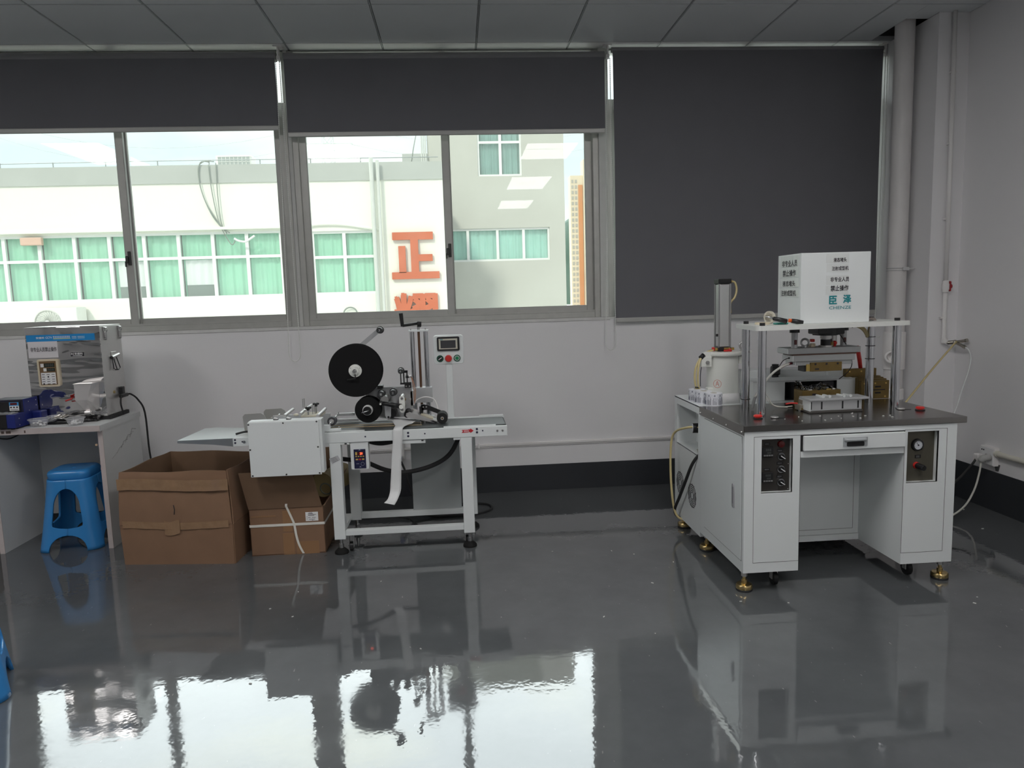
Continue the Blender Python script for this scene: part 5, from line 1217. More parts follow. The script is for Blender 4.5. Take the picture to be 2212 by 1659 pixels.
m = MB(); m.use(mat('oil_stain', (.30, .28, .18), .3)); 
for k in range(6): 
    m.lathe([(.010+.004*(k % 3), .5012), (.001, .5014)], (PX0+.03+.012*k, -1.22+.03*(k % 4), 0), n=12)
m.build('oil_stain', mat('oil_stain'), pr)
# fan grilles
for yc, zc in ((-.985, .275), (-1.195, .258)):
    m = MB(); R = .062
    for k in range(8):
        a0 = 2*PI*k/8
        for j in range(5):
            u = .016+.010*j; w = .0026
            if k % 2 == 0:
                L2 = .012+.0055*j
                M = Matrix.Translation((PX0-.0004, yc, zc)) @ Matrix.Rotation(a0, 4, 'X')
                m.box(-.0004, .0002, -L2, L2, u, u+.0045, M=M)
            else:
                M = Matrix.Translation((PX0-.0004, yc, zc)) @ Matrix.Rotation(a0, 4, 'X')
                for q in range(3): m.box(-.0004, .0002, -.008+.008*q-.0014, -.008+.008*q+.0014, u, u+.006, M=M)
    m.torus((PX0-.0002, yc, zc), (1, 0, 0), R+.004, .0012, 8, 5); m.build('fan_grille', INK, pr)
# filter regulator in the recess
FRM = mat('ivory_regulator', (.55, .53, .45), .35, var=.2, scale=60)
m = MB(); xr, yr = PX0+.055, -1.245
m.use(mat('dark_knob', (.09, .09, .09), .4)); m.cyl((xr, yr, .668), (xr, yr, .722), .020); m.use(FRM); m.box(xr-.022, xr+.022, yr-.024, yr+.024, .602, .668, .004); m.cyl((xr, yr, .540), (xr, yr, .602), .019); m.box(xr-.020, xr+.024, yr-.05, yr-.024, .555, .65, .004)
m.use(INK)
for k in range(5): m.box(xr-.0235, xr-.021, yr-.018+.004*k, yr-.006+.006*k, .560+.02*k, .566+.02*k)
m.use(STEEL); m.cyl((xr, yr, .522), (xr, yr, .54), .006); fr_ = m.build('filter_regulator', FRM, pr)
m = MB(); m.cyl((xr-.015, yr+.045, .628), (xr-.052, yr+.052, .628), .026); m.use(mat('dial_face')); m.cyl((xr-.0535, yr+.0523, .628), (xr-.052, yr+.052, .628), .0225); m.use(INK); m.box(xr-.0545, xr-.0535, yr+.050, yr+.053, .626, .646); m.build('pressure_gauge', BLACK, fr_)
m = MB(); m.tube([(xr-.02, yr+.02, .635), (PX0-.02, -1.17, .628), (PX0-.05, -1.03, .57), (PX0-.060, -1.00, .45), (PX0-.055, -1.0, .25), (PX0-.030, -1.0, .10), (PX0+.03, -1.02, .06), (PX0+.12, -1.05, .05)], .0065, 8, 6)
tag(m.build('air_hose', HOSE), 'yellowed clear air hose looping down from the gauge to the press foot', 'hose')
m = MB(); m.tube([(PX0+.10, -1.27, .52), (PX0+.02, -1.285, .51), (PX0-.018, -1.255, .45), (PX0-.030, -1.17, .33), (PX0-.034, -1.08, .22), (PX0-.034, -.99, .12), (PX0-.010, -.985, .075), (PX0+.05, -1.02, .055), (PX0+.12, -1.05, .045)], .0085, 8, 6)
tag(m.build('power_cable', RUBBER), 'thick black cable running from the regulator recess to the floor', 'cable')

# ------------------------------------------------------------------ press tower
COLS = [(1.385, -1.690), (2.072, -1.622), (1.402, -1.462), (2.060, -1.425)]
for x, y in COLS:
    MB().cyl((x, y, ZT2), (x, y, 1.168), .0195, n=32).build('column', CHROME, pr)
PLW = mat('cream_white_plate', (.72, .73, .70), .35)
zpl0, zpl1 = 1.166, 1.187
corner = [Vector((1.340, -1.740, 0)), Vector((2.118, -1.668, 0)), Vector((2.10, -1.375, 0)), Vector((1.362, -1.415, 0))]
cen = sum(corner, Vector())/4; outl = []
for i, c_ in enumerate(corner):
    p, n = corner[i-1], corner[(i+1) % 4]; r = .03
    a = c_+(p-c_).normalized()*r; b = c_+(n-c_).normalized()*r
    for k in range(6): t = k/5; outl.append((a*(1-t)**2+c_*2*t*(1-t)+b*t*t)+Vector((0, 0, zpl0)))
m = MB(); m.prism(outl, (0, 0, zpl1-zpl0)); m.build('top_plate', PLW, pr)
m = MB()
for x, y in COLS: m.cyl((x, y, zpl1), (x, y, zpl1+.013), .0125, n=18)
m.build('column_bolt', BLACK, pr)
# hood
hx0, hx1, hy0, hy1, hz0, hz1 = 1.581, 1.914, -1.655, -1.415, 1.187, 1.512
hd = MB().box(hx0, hx1, hy0, hy1, hz0, hz1, .0025).build('hood', WHITE, pr)
yh_ = hy0-.0006
# taped paper strips, then lettering
m = MB()
for a, b, z0, z1 in ((1.700, 1.808, 1.462, 1.506), (1.702, 1.806, 1.421, 1.459), (1.702, 1.808, 1.362, 1.406), (1.700, 1.808, 1.318, 1.359)): m.box(a, b, yh_-.0006, yh_, z0, z1)
m.build('paper_strip', TAPEC, hd)
m = MB()
for txt, a, b, z0, z1 in (('液态堵头', 1.7335, 1.796, 1.4665, 1.4865), ('注射成型机', 1.726, 1.806, 1.4275, 1.4475), ('非专业人员', 1.7205, 1.8105, 1.376, 1.3985), ('禁止操作', 1.7225, 1.8085, 1.333, 1.3605)):
    m.text(txt, (a, yh_-.0010, z0), (b-a, 0, .001), (0, 0, z1-z0), bold=.028)
m.build('lettering', INK, hd)
TL = mat('teal_logo', (.012, .24, .27), .45)
m = MB()
def stroke(m, x0, x1, z0, z1): m.box(x0, x1, yh_-.0010, yh_-.0004, z0, z1)
m.text('臣', (1.7165, yh_-.0008, 1.2735), (.0385, 0, 0), (0, 0, .040), bold=.035); m.text('泽', (1.7835, yh_-.0008, 1.2765), (.0400, 0, 0), (0, 0, .040), bold=.035)
m.text('CHENZE', (1.7175, yh_-.0008, 1.250), (.106, 0, .001), (0, 0, .0145), bold=.004); m.build('logo', TL, hd)
# left side strips and lettering (surface faces -x)
xh = hx0-.0006
m = MB()
for a, b, z0, z1 in ((-1.635, -1.445, 1.455, 1.505), (-1.635, -1.445, 1.405, 1.45), (-1.635, -1.445, 1.358, 1.40), (-1.635, -1.445, 1.312, 1.352)): m.box(xh-.0006, xh, a, b, z0, z1)
m.build('paper_strip', TAPEC, hd)
m = MB()
for txt, z0, z1, a, b in (('非专业人员', 1.455, 1.485, -1.462, -1.618), ('禁止操作', 1.409, 1.440, -1.470, -1.606), ('液态堵头', 1.362, 1.389, -1.470, -1.600), ('注射成型机', 1.316, 1.344, -1.456, -1.610)):
    m.text(txt, (xh-.0012, a, z0), (0, b-a, 0), (0, 0, z1-z0), bold=.02)
m.build('lettering', INK, hd)
# moving head
m = MB(); m.cyl((1.765, -1.545, 1.125), (1.765, -1.545, 1.166), .062, n=6); m.box(1.70, 1.83, -1.60, -1.49, 1.130, 1.166, .006); m.build('cylinder_flange', BLACK, pr)
m = MB(); m.cyl((1.765, -1.545, 1.07), (1.765, -1.545, 1.13), .021, n=20); m.use(BLACK); m.cyl((1.765, -1.545, 1.072), (1.765, -1.545, 1.104), .025, n=6); m.use(SATIN); m.cyl((1.765, -1.545, 1.066), (1.765, -1.545, 1.076), .034, n=6); m.cyl((1.765, -1.545, 1.108), (1.765, -1.545, 1.122), .028, n=8); m.cyl((1.823, -1.50, 1.066), (1.823, -1.50, 1.166), .018); m.build('piston_rod', STEEL, pr)
PLM = mat('bead_blasted_plate', (.40, .41, .41), .45, .35, var=.04)
m = MB(); m.box(1.560, 1.918, -1.585, -1.47, 1.040, 1.068, .002); m.use(WHITE); m.box(1.557, 1.5605, -1.583, -1.472, 1.043, 1.066); m.build('moving_plate', PLM, pr)
for x, y in ((1.603, -1.555), (1.877, -1.50)):
    m = MB(); m.cyl((x, y, 1.060), (x, y, 1.155), .0145, n=20); m.use(BLACK); m.cyl((x, y, 1.142), (x, y, 1.166), .023); m.use(mat('dark_red_sensor', (.10, .02, .02), .4)); m.box(x-.008, x+.004, y-.02, y-.013, 1.085, 1.108, .002); m.build('guide_rod', GREYMET, pr)
m = MB(); m.box(1.585, 1.90, -1.580, -1.475, 1.033, 1.040); m.build('insulation_sheet', mat('brown_insulation', (.13, .06, .04), .6), pr)
m = MB(); m.box(1.585, 1.888, -1.590, -1.47, 1.005, 1.034, .002); m.box(1.600, 1.878, -1.582, -1.475, .985, 1.006, .002); m.use(WHITE); m.box(1.582, 1.5855, -1.588, -1.472, 1.007, 1.032); m.box(1.597, 1.6005, -1.58, -1.477, .987, 1.004); m.use(BLACK); m.cyl((1.578, -1.55, 1.02), (1.584, -1.55, 1.02), .004); m.cyl((1.592, -1.55, .995), (1.598, -1.55, .995), .005); m.build('heater_plate', PLM, pr)
m = MB(); m.box(1.668, 1.824, -1.590, -1.50, .955, .998, .002); m.use(INK)
for x, z in ((1.692, .990), (1.747, .990), (1.802, .990)): m.cyl((x, -1.5915, z), (x, -1.590, z), .005, n=12)
m.box(1.69, 1.71, -1.5915, -1.59, .963, .970, .002); m.use(mat('yellow_brass', (.52, .38, .12), .4, .7)); m.box(1.650, 1.668, -1.585, -1.51, .957, .990); m.use(BLACK); m.box(1.640, 1.650, -1.58, -1.52, .955, .985); m.use(PAPER); m.box(1.688, 1.80, -1.58, -1.51, .951, .956); m.build('upper_mould', BRASS, pr)
m = MB(); m.torus((1.665, -1.535, 1.091), (.75, 1, 0), .017, .005, 24, 8); m.cyl((1.665, -1.535, 1.068), (1.665, -1.535, 1.078), .010); m.build('eye_bolt', STEEL, pr)
m = MB(); m.box(1.70, 1.722, -1.53, -1.51, 1.068, 1.085, .003); m.box(1.694, 1.70, -1.54, -1.50, 1.070, 1.080); m.use(RED); m.box(1.700, 1.718, -1.53, -1.51, 1.092, 1.106, .003); m.ball((1.812, -1.54, 1.085), .011); m.cyl((1.812, -1.54, 1.068), (1.812, -1.54, 1.086), .006); m.use(BRASS); m.cyl((1.79, -1.55, 1.068), (1.79, -1.55, 1.092), .010); m.build('valve_fittings', mat('beige_fitting', (.60, .50, .36), .5), pr)
# emergency buttons and latches on the table
for x, y, s_ in ((1.350, -1.735, 1), (2.150, -1.700, 1)):
    m = MB(); m.lathe([(.001, ZT2+.018), (.014, ZT2+.018), (.0195, ZT2+.014), (.0195, ZT2+.009), (.012, ZT2+.006), (.013, ZT2)], (x, y, 0)); m.use(BLACK); m.cyl((x, y, ZT2), (x, y, ZT2+.003), .022); m.build('push_button', RED, pr)
for x, y in ((1.425, -1.742), (2.078, -1.665)):
    m = MB(); m.lathe([(.001, ZT2+.008), (.017, ZT2+.008), (.018, ZT2+.004), (.012, ZT2)], (x, y, 0)); m.use(BLACK); m.box(x+.004, x+.045, y-.01, y+.004, ZT2, ZT2+.001); m.build('button_guard', SATIN, pr)
# cables of the heater plate
m = MB(); m.tube([(1.592, -1.55, .995), (1.55, -1.56, .985), (1.50, -1.56, .955), (1.465, -1.53, .90), (1.445, -1.52, .86), (1.435, -1.50, .83)], .0055, 8, 5); m.use(mat('dark_red_sleeve', (.16, .02, .03), .5)); m.tube([(1.594, -1.55, .995), (1.56, -1.556, .988), (1.535, -1.559, .976)], .0065, 8, 4)
m.use(mat('grey_sleeve', (.30, .31, .31), .4)); m.tube([(1.46, -1.53, .885), (1.437, -1.50, .83), (1.43, -1.49, .79), (1.428, -1.485, ZT2+.008)], .0075, 8, 4); m.use(BLACK); m.tube([(1.578, -1.55, 1.02), (1.55, -1.555, 1.01), (1.53, -1.558, .985)], .002, 6, 4)
m.build('heater_cable', WIREW, pr)
m = MB(); m.tube([(1.445, -1.52, .86), (1.47, -1.50, .862), (1.50, -1.50, .83), (1.53, -1.50, .785), (1.60, -1.50, ZT2+.006)], .0028, 6, 5); m.tube([(1.445, -1.51, .855), (1.475, -1.49, .855), (1.51, -1.49, .80), (1.56, -1.48, ZT2+.006), (1.64, -1.47, ZT2+.006)], .0028, 6, 5); m.build('sensor_wires', WIREW, pr)
m = MB(); m.tube([(1.888, -1.55, 1.028), (1.893, -1.555, .98), (1.888, -1.53, .94), (1.872, -1.48, .90)], .0022, 6, 5); m.tube([(1.82, -1.50, 1.155), (1.85, -1.52, 1.12), (1.875, -1.53, 1.075)], .0022, 6, 4); m.build('black_wire', BLACK, pr)
m = MB(); m.tube([(1.93, -1.46, 1.165), (1.97, -1.45, 1.158), (2.01, -1.445, 1.135), (2.035, -1.44, 1.10)], .006, 8, 5); m.tube([(1.94, -1.45, 1.166), (1.98, -1.44, 1.16), (2.025, -1.43, 1.14), (2.045, -1.43, 1.10)], .006, 8, 5); m.use(BLACK); m.torus((1.95, -1.452, 1.162), (1, 0, -.2), .010, .003, 16, 6)
for z in (1.10, 1.055, .99): m.torus((2.060, -1.425, z), (0, 0, 1), .0215, .002, 24, 6)
m.torus((1.402, -1.462, ZT2+.05), (0, 0, 1), .0215, .002, 24, 6); m.build('column_hoses', HOSE, pr)
# lower mould fixture on the table
t = MB()
fx = thing('fixture_tray', (1.76, -1.60, ZT2), 'grey anodised fixture tray with white nozzles on the press table', 'fixture')
m = MB(); M = Matrix.Identity(4)
m.box(1.632, 1.890, -1.655, -1.55, ZT2+.010, ZT2+.060, .001); m.box(1.625, 1.915, -1.672, -1.57, ZT2+.060, ZT2+.070, .001); m.use(WHITE); m.box(1.6305, 1.634, -1.668, -1.56, ZT2+.010, ZT2+.068); m.use(DARK)
for x in (1.638, 1.690, 1.792, 1.868): m.box(x, x+.007, -1.6560, -1.6545, ZT2+.016, ZT2+.052)
m.build('tray_body', GREYMET, fx)
MB().box(1.628, 1.890, -1.664, -1.54, ZT2+.0005, ZT2+.010, .001).build('tray_base', mat('dark_base', (.07, .065, .06), .5), fx)
m = MB()
for x in (1.690, 1.722, 1.792, 1.824):
    m.box(x, x+.012, -1.66, -1.60, ZT2+.070, ZT2+.080, .002); m.cyl((x+.006, -1.664, ZT2+.077), (x+.006, -1.655, ZT2+.077), .007)
m.build('nozzle', mat('pale_grey_nozzle', (.60, .62, .62), .4), fx)
lm_ = thing('lower_mould', (1.75, -1.47, ZT2), 'brass mould block under a crumpled clear bag behind the fixture tray', 'mould')
m = MB(); m.box(1.665, 1.860, -1.52, -1.43, ZT2, ZT2+.088, .002); m.use(INK); m.box(1.715, 1.735, -1.5215, -1.52, ZT2+.062, ZT2+.072, .002); m.use(mat('yellow_brass')); m.box(1.79, 1.815, -1.515, -1.46, ZT2+.088, ZT2+.093); m.use(PAPER); m.box(1.70, 1.716, -1.515, -1.50, ZT2+.088, ZT2+.092); m.box(1.82, 1.836, -1.51, -1.49, ZT2+.088, ZT2+.093); m.build('block', BRASS, lm_)
m = MB(); m.box(1.615, 1.700, -1.60, -1.545, ZT2+.004, ZT2+.03, .003); m.box(1.63, 1.68, -1.595, -1.55, ZT2+.03, ZT2+.055, .003); m.use(BRASS)
for k in range(6): m.cyl((1.625+.011*k, -1.604, ZT2+.012+.022*(k % 2)), (1.625+.011*k, -1.60, ZT2+.012+.022*(k % 2)), .004, n=10)
m.use(STEEL)
for x in (1.622, 1.69): m.cyl((x, -1.585, ZT2), (x, -1.585, ZT2+.006), .007)
m.use(RED); m.tube([(1.615, -1.575, ZT2+.035), (1.59, -1.56, ZT2+.036), (1.565, -1.555, ZT2+.032)], .004, 6, 3)
o = m.build('valve_block', mat('stained_metal', (.30, .27, .22), .4, .6, var=.3, scale=40)); tag(o, 'small stained metal valve block left of the fixture tray', 'valve')
BAGM = glass_mat('clear_film', (.86, .87, .88), 1.0)
m = MB()
def bag(u, v):
    x = 1.655+.165*u; e = (.35+.65*abs(2*u-1)**1.5)*math.sin(PI*v)**.7
    return (x+.004*math.sin(21*v), -1.515+.075*v+.006*math.sin(19*u+5*v), ZT2+.092+.048*e*(.8+.2*math.sin(27*u))*(.65+.35*math.sin(9*u+2))+.005*math.sin(31*u+17*v))
m.grid(bag, 36, 14); o = m.build('clear_bag', BAGM); tag(o, 'crumpled clear plastic bag on top of the lower brass mould', 'bag'); o.modifiers.new('t', 'SOLIDIFY').thickness = .0006
# white machine covers behind the tower
cv = thing('injection_cover', (1.8, -1.2, ZT2), 'low white machine cover with dark opening behind the press columns', 'cover')
m = MB(); m.box(1.528, 1.700, -1.255, -1.250, ZT2, ZT2+.104); m.box(1.985, 2.100, -1.255, -1.250, ZT2, ZT2+.104); m.box(1.528, 2.100, -1.255, -1.10, ZT2+.102, ZT2+.106); m.box(1.528, 1.532, -1.25, -1.10, ZT2, ZT2+.102); m.box(2.096, 2.100, -1.25, -1.10, ZT2, ZT2+.102); m.box(1.532, 2.096, -1.104, -1.10, ZT2, ZT2+.102); m.box(1.700, 1.985, -1.255, -1.25, ZT2+.098, ZT2+.104); m.build('casing', WHITE, cv)
m = MB(); m.box(1.701, 1.984, -1.244, -1.11, ZT2+.0005, ZT2+.002); m.box(1.697, 1.700, -1.25, -1.104, ZT2, ZT2+.10); m.box(1.985, 1.988, -1.25, -1.104, ZT2, ZT2+.10); m.box(1.70, 1.985, -1.112, -1.105, ZT2, ZT2+.10); m.use(mat('dark_grey_part', (.05, .05, .055), .5)); m.cyl((1.78, -1.18, ZT2+.002), (1.78, -1.18, ZT2+.09), .025); m.box(1.92, 1.98, -1.23, -1.13, ZT2+.002, ZT2+.09); m.build('opening', DARK, cv)
cv2 = MB(); cv2.box(1.548, 2.140, -1.03, -.92, .766, .906, .003); cv2.box(2.04, 2.135, -1.06, -1.03, .766, .90, .003); tag(cv2.build('back_cover', WHITE), 'taller white machine cover behind the low one at the back of the press', 'cover')
m = MB(); m.cyl((1.735, -1.06, .766), (1.735, -1.06, .94), .018); m.box(1.712, 1.758, -1.08, -1.04, .88, .93, .008); tag(m.build('black_elbow', BLACK), 'black elbow fitting standing in front of the taller white machine cover', 'fitting')
# brass moulds
def mould(x0, x1, y0, y1, z0, z1, lab, slots=True):
    t = thing('brass_mould', ((x0+x1)/2, (y0+y1)/2, z0), lab, 'mould', 'brass moulds stored on the press')
    MB().box(x0, x1, y0, y1, z0, z1, .002).build('block', BRASS, t)
    m = MB(); zc = (z0+z1)/2; w = x1-x0
    m.box(x0+w*.15, x1-w*.15, y0-.0012, y0, zc-.003, zc+.002)
    if slots:
        for z in (zc+.016, zc-.016): m.box(x0+w*.50, x0+w*.70, y0-.0012, y0, z-.004, z+.004)
    m.box(x0+w*.12, x0+w*.32, y0-.0012, y0, zc-.010, zc-.004); m.build('slots', INK, t)
    m = MB()
    for x in (x0+w*.12, x0+w*.5, x1-w*.12): m.cyl((x, y0-.0015, z1-.014), (x, y0, z1-.014), .0045, n=10)
    for x in (x0+w*.14, x1-w*.14): m.cyl((x, y0-.0015, z0+.012), (x, y0, z0+.012), .0045, n=10)
    m.build('bolts', mat('bright_brass'), t)
# row of upright moulds on the rear table, then one on top
mould(2.080, 2.234, -1.318, -1.295, ZT2, ZT2+.096, 'front brass mould standing behind the press columns')
mould(2.082, 2.236, -1.290, -1.265, ZT2, ZT2+.102, 'second brass mould from the front in the row on the press')
mould(2.084, 2.238, -1.260, -1.235, ZT2, ZT2+.106, 'third brass mould from the front in the row on the press')
mould(2.086, 2.240, -1.230, -1.205, ZT2, ZT2+.110, 'rearmost low brass mould of the row on the press')
mould(2.062, 2.232, -1.202, -1.17, ZT2, ZT2+.148, 'tallest brass mould standing upright behind the row of moulds', False)
# red handled tools
t = thing('screwdriver', (1.848, -1.455, 1.03), 'red handled screwdriver standing under the press top plate', 'screwdriver')
MB().lathe([(.004, 1.110), (.009, 1.112), (.012, 1.122), (.013, 1.145), (.011, 1.161), (.004, 1.165)], (1.848, -1.455, 0)).build('handle', mat('orange_red_handle', (.75, .10, .03), .3), t); MB().cyl((1.848, -1.455, 1.03), (1.848, -1.455, 1.112), .0035).build('shaft', STEEL, t)
t = thing('red_bar', (2.13, -1.15, .91), 'red plastic bar leaning on the tallest brass mould', 'bar')
MB().tube([(2.155, -1.18, ZT2+.148), (2.148, -1.18, .96), (2.138, -1.18, 1.01), (2.133, -1.18, 1.035)], lambda i: (.010, .011, .011, .008)[i], 10).build('handle', RED, t)
# label rolls on the rear corner
LAB = mat('label_print', (.74, .75, .80), .5)
def roll(x, y, lab):
    t = thing('label_roll', (x, y, .765), lab, 'label roll', 'rolls of printed labels on the press'); z0, z1, R = .7655, .829, .043
    MB().lathe([(R, z0), (R, z1), (.017, z1), (.017, z0)], (x, y, 0), n=32).build('paper', LAB, t)
    m = MB()
    rng = random.Random(int(x*1000))
    for k in range(9):
        a0 = 2*PI*k/9
        for j in range(7):
            a = a0+.07+.08*j+.02*rng.random(); h = .014+.030*rng.random(); zz = z0+.006
            M = Matrix.Translation((x, y, 0)) @ Matrix.Rotation(a, 4, 'Z'); m.box(R-.0002, R+.0004, -.0007, .0007, zz, zz+h, M=M)
        M = Matrix.Translation((x, y, 0)) @ Matrix.Rotation(a0+.30, 4, 'Z'); m.box(R-.0002, R+.0004, -.004, .004, z1-.014, z1-.011, M=M); m.box(R-.0002, R+.0004, -.002, .003, z1-.010, z1-.006, M=M)
    m.build('printing', mat('blue_black_print', (.10, .11, .16), .6), t)
    MB().lathe([(.017, z0), (.017, z1+.001), (.0155, z1+.001), (.0155, z0)], (x, y, 0), n=24).build('core', mat('card_core', (.55, .52, .46), .7), t)
roll(1.300, -1.300, 'roll of printed white labels nearest the steel table edge')
roll(1.277, -1.215, 'middle roll of printed white labels before the white tank')
roll(1.270, -1.127, 'rear roll of printed white labels, farthest from the table edge')
m = MB(); m.grid(lambda u, v: (1.33+.12*u, -1.30+.04*u+.010*math.sin(5*u), ZT2+.055*v-.002), 14, 1)
o = m.build('label_strip', PAPER); tag(o, 'blank white label strip unwound between the label rolls and a column', 'paper strip'); o.modifiers.new('t', 'SOLIDIFY').thickness = .0006
# things on the top plate
zq = zpl1
t = tag(MB().lathe([(.034, zq), (.034, zq+.010), (.022, zq+.010), (.022, zq)], (1.435, -1.575, 0), n=32).build('masking_tape', mat('cream_tape', (.68, .60, .45), .6)), 'flat roll of cream masking tape on the press top plate', 'tape')
t = tag(MB().box(1.475, 1.532, -1.64, -1.60, zq, zq+.008, .003, M=None).build('green_eraser', mat('green_block', (.04, .33, .27), .5)), 'small flat green block beside the cutters on the press top', 'block')
t = thing('clear_tape_roll', (1.50, -1.50, zq), 'clear tape roll standing on edge beside the white hood', 'tape')
MB().lathe([(.030, -.006), (.030, .006), (.022, .006), (.022, -.006)], (1.503, -1.50, zq+.030), (.9, .5, 0), n=28).build('roll', mat('pale_tape', (.62, .58, .48), .25), t)
t = thing('side_cutters', (1.50, -1.66, zq), 'black and orange side cutters lying on the press top plate', 'pliers')
MB().tube([(1.452, -1.655, zq+.030), (1.487, -1.66, zq+.022), (1.512, -1.662, zq+.015)], lambda i: (.009, .011, .012)[i], 10).build('handle', BLACK, t)
m = MB(); m.tube([(1.515, -1.675, zq+.020), (1.528, -1.678, zq+.018)], .0085, 10); m.use(BLACK); m.tube([(1.528, -1.678, zq+.018), (1.552, -1.684, zq+.013), (1.578, -1.69, zq+.010)], lambda i: (.010, .0115, .008)[i], 10); m.build('handle', ORANGE, t)
m = MB(); m.tube([(1.452, -1.655, zq+.030), (1.435, -1.652, zq+.036), (1.415, -1.648, zq+.042)], lambda i: (.006, .005, .0015)[i], 8); m.build('jaw', STEEL, t)
t = tag(MB().grid(lambda u, v: (1.925+.085*u, -1.56+.05*v, zq+.002+.020*math.sin(PI*v)*(1-.6*u)+.004*math.sin(11*u+7*v)), 16, 10).build('work_glove', mat('brown_glove', (.26, .22, .20), .9)), 'crumpled grey brown glove on the top plate right of the hood', 'glove'); t.modifiers.new('t', 'SOLIDIFY').thickness = .004

# ------------------------------------------------------------------ pressure tank with cylinder
tk = thing('pressure_tank', (1.44, -1.05, .765), 'white pressure tank marked A with tall air cylinder on the rear of the press', 'tank')
tx, ty, tz = 1.435, -1.06, .765
MB().lathe([(.085, tz), (.085, 1.005)], (tx, ty, 0), n=40).build('shell', WHITE2, tk)
MB().lathe([(.085, 1.003), (.100, 1.003), (.102, 1.006), (.102, 1.020), (.100, 1.023), (.001, 1.024)], (tx, ty, 0), n=40).build('lid', WHITE2, tk)
m = MB(); m.box(tx-.138, tx-.080, ty-.06, ty-.02, .945, 1.000, .004); m.box(tx-.125, tx-.07, ty-.055, ty-.025, .995, 1.026, .003); m.box(tx-.10, tx-.06, ty-.05, ty-.01, .79, .83, .004); m.use(STEEL); m.cyl((tx-.105, ty-.070, .970), (tx-.105, ty-.058, .970), .010, n=8); m.build('clamp_lug', WHITE2, tk)
m = MB(); m.box(tx+.080, tx+.125, ty-.035, ty+.0, .955, .995, .003); m.box(tx+.085, tx+.150, ty-.04, ty+.01, 1.008, 1.024, .003)
m.use(STEEL); m.cyl((tx+.105, ty-.045, .974), (tx+.105, ty-.033, .974), .009, n=8); m.cyl((tx+.105, ty-.015, .99), (tx+.105, ty-.015, 1.02), .007); m.build('clamp_lug', WHITE2, tk)
m = MB(); m.torus((tx+.112, ty-.015, 1.051), (0, 1, 0), .021, .0055, 28, 8); m.cyl((tx+.112, ty-.015, 1.022), (tx+.112, ty-.015, 1.034), .011); m.cyl((tx+.112, ty-.015, 1.022), (tx+.112, ty-.015, 1.025), .020); m.build('eye_nut', STEEL, tk)
each('cylinder_cap', BLACK, tk, [(tx-.036, tx+.036, ty-.036, ty+.036, 1.024, 1.046), (tx-.036, tx+.036, ty-.036, ty+.036, 1.388, 1.414)], .003)
m = MB(); m.box(tx-.030, tx+.030, ty-.030, ty+.030, 1.046, 1.388, .008, 3); m.use(STEEL)
for sx in (-1, 1):
    for sy in (-1, 1): m.cyl((tx+sx*.031, ty+sy*.031, 1.046), (tx+sx*.031, ty+sy*.031, 1.388), .0045, n=10)
m.use(mat('dark_gap')); m.box(tx-.040, tx-.030, ty-.02, ty-.008, 1.105, 1.118)
m.build('cylinder_tube', mat('anodised_tube', (.62, .62, .62), .32, .6, var=.03), tk)
m = MB(); m.cyl((tx+.036, ty, 1.400), (tx+.050, ty, 1.400), .007); m.cyl((tx+.036, ty-.02, 1.036), (tx+.056, ty-.02, 1.036), .007); m.cyl((tx-.050, ty-.02, 1.036), (tx-.036, ty-.02, 1.036), .008); m.box(tx-.005, tx+.030, ty-.042, ty-.034, 1.034, 1.044, .002); m.build('port_fitting', mat('bright_brass'), tk)
m = MB(); m.box(tx-.066, tx-.052, ty-.027, ty-.012, 1.026, 1.048, .003); m.tube([(tx-.010, ty-.048, 1.028), (tx+.024, ty-.052, 1.030)], .006, 8); m.cyl((tx+.024, ty-.058, 1.028), (tx+.024, ty-.04, 1.034), .007); m.build('valve_handle', RED, tk)
m = MB(); m.tube([(tx+.048, ty, 1.400), (tx+.066, ty-.004, 1.392), (tx+.074, ty-.008, 1.355), (tx+.062, ty-.014, 1.315), (tx+.036, ty-.022, 1.285), (tx+.033, ty-.030, 1.23)], .0055, 8, 6)
for d in (0, .012): m.tube([(tx-.055, ty-.02, 1.034), (tx-.10, ty-.03-d, 1.020), (tx-.145, ty-.05-d, .985), (tx-.172+d, ty-.06-d, .93), (tx-.172+d, ty-.06-d, .86), (tx-.150+d, ty-.05, .805), (tx-.115, ty-.04, .790)], .0058, 8, 6)
m.use(BLACK); m.tube([(tx-.142, ty-.055, .994), (tx-.122, ty-.05, 1.010)], .013, 10); m.torus((tx-.160, ty-.058, .835), (.2, .2, 1), .011, .003, 16, 6); m.tube([(tx-.135, ty-.05, .945), (tx-.140, ty-.05, .90), (tx-.140, ty-.05, .84)], .002, 6, 3)
m.build('air_hose', HOSE, tk)
# red circled A on the shell
RM = mat('red_marking', (.62, .10, .05), .5)
def onshell(a, z, rr=.0858): return Vector((tx+rr*math.cos(a), ty+rr*math.sin(a), z))
aA = math.radians(-158); aA = math.radians(-128)
m = MB(); m.tube([onshell(aA+.25*math.cos(2*PI*k/24), .852+.0215*math.sin(2*PI*k/24)) for k in range(25)], .0009, 5)
m.tube([onshell(aA-.10, .840), onshell(aA-.005, .866)], .0011, 5); m.tube([onshell(aA+.10, .840), onshell(aA+.005, .866)], .0011, 5); m.tube([onshell(aA-.055, .850), onshell(aA+.055, .850)], .0010, 5)
m.build('letter_mark', RM, tk)

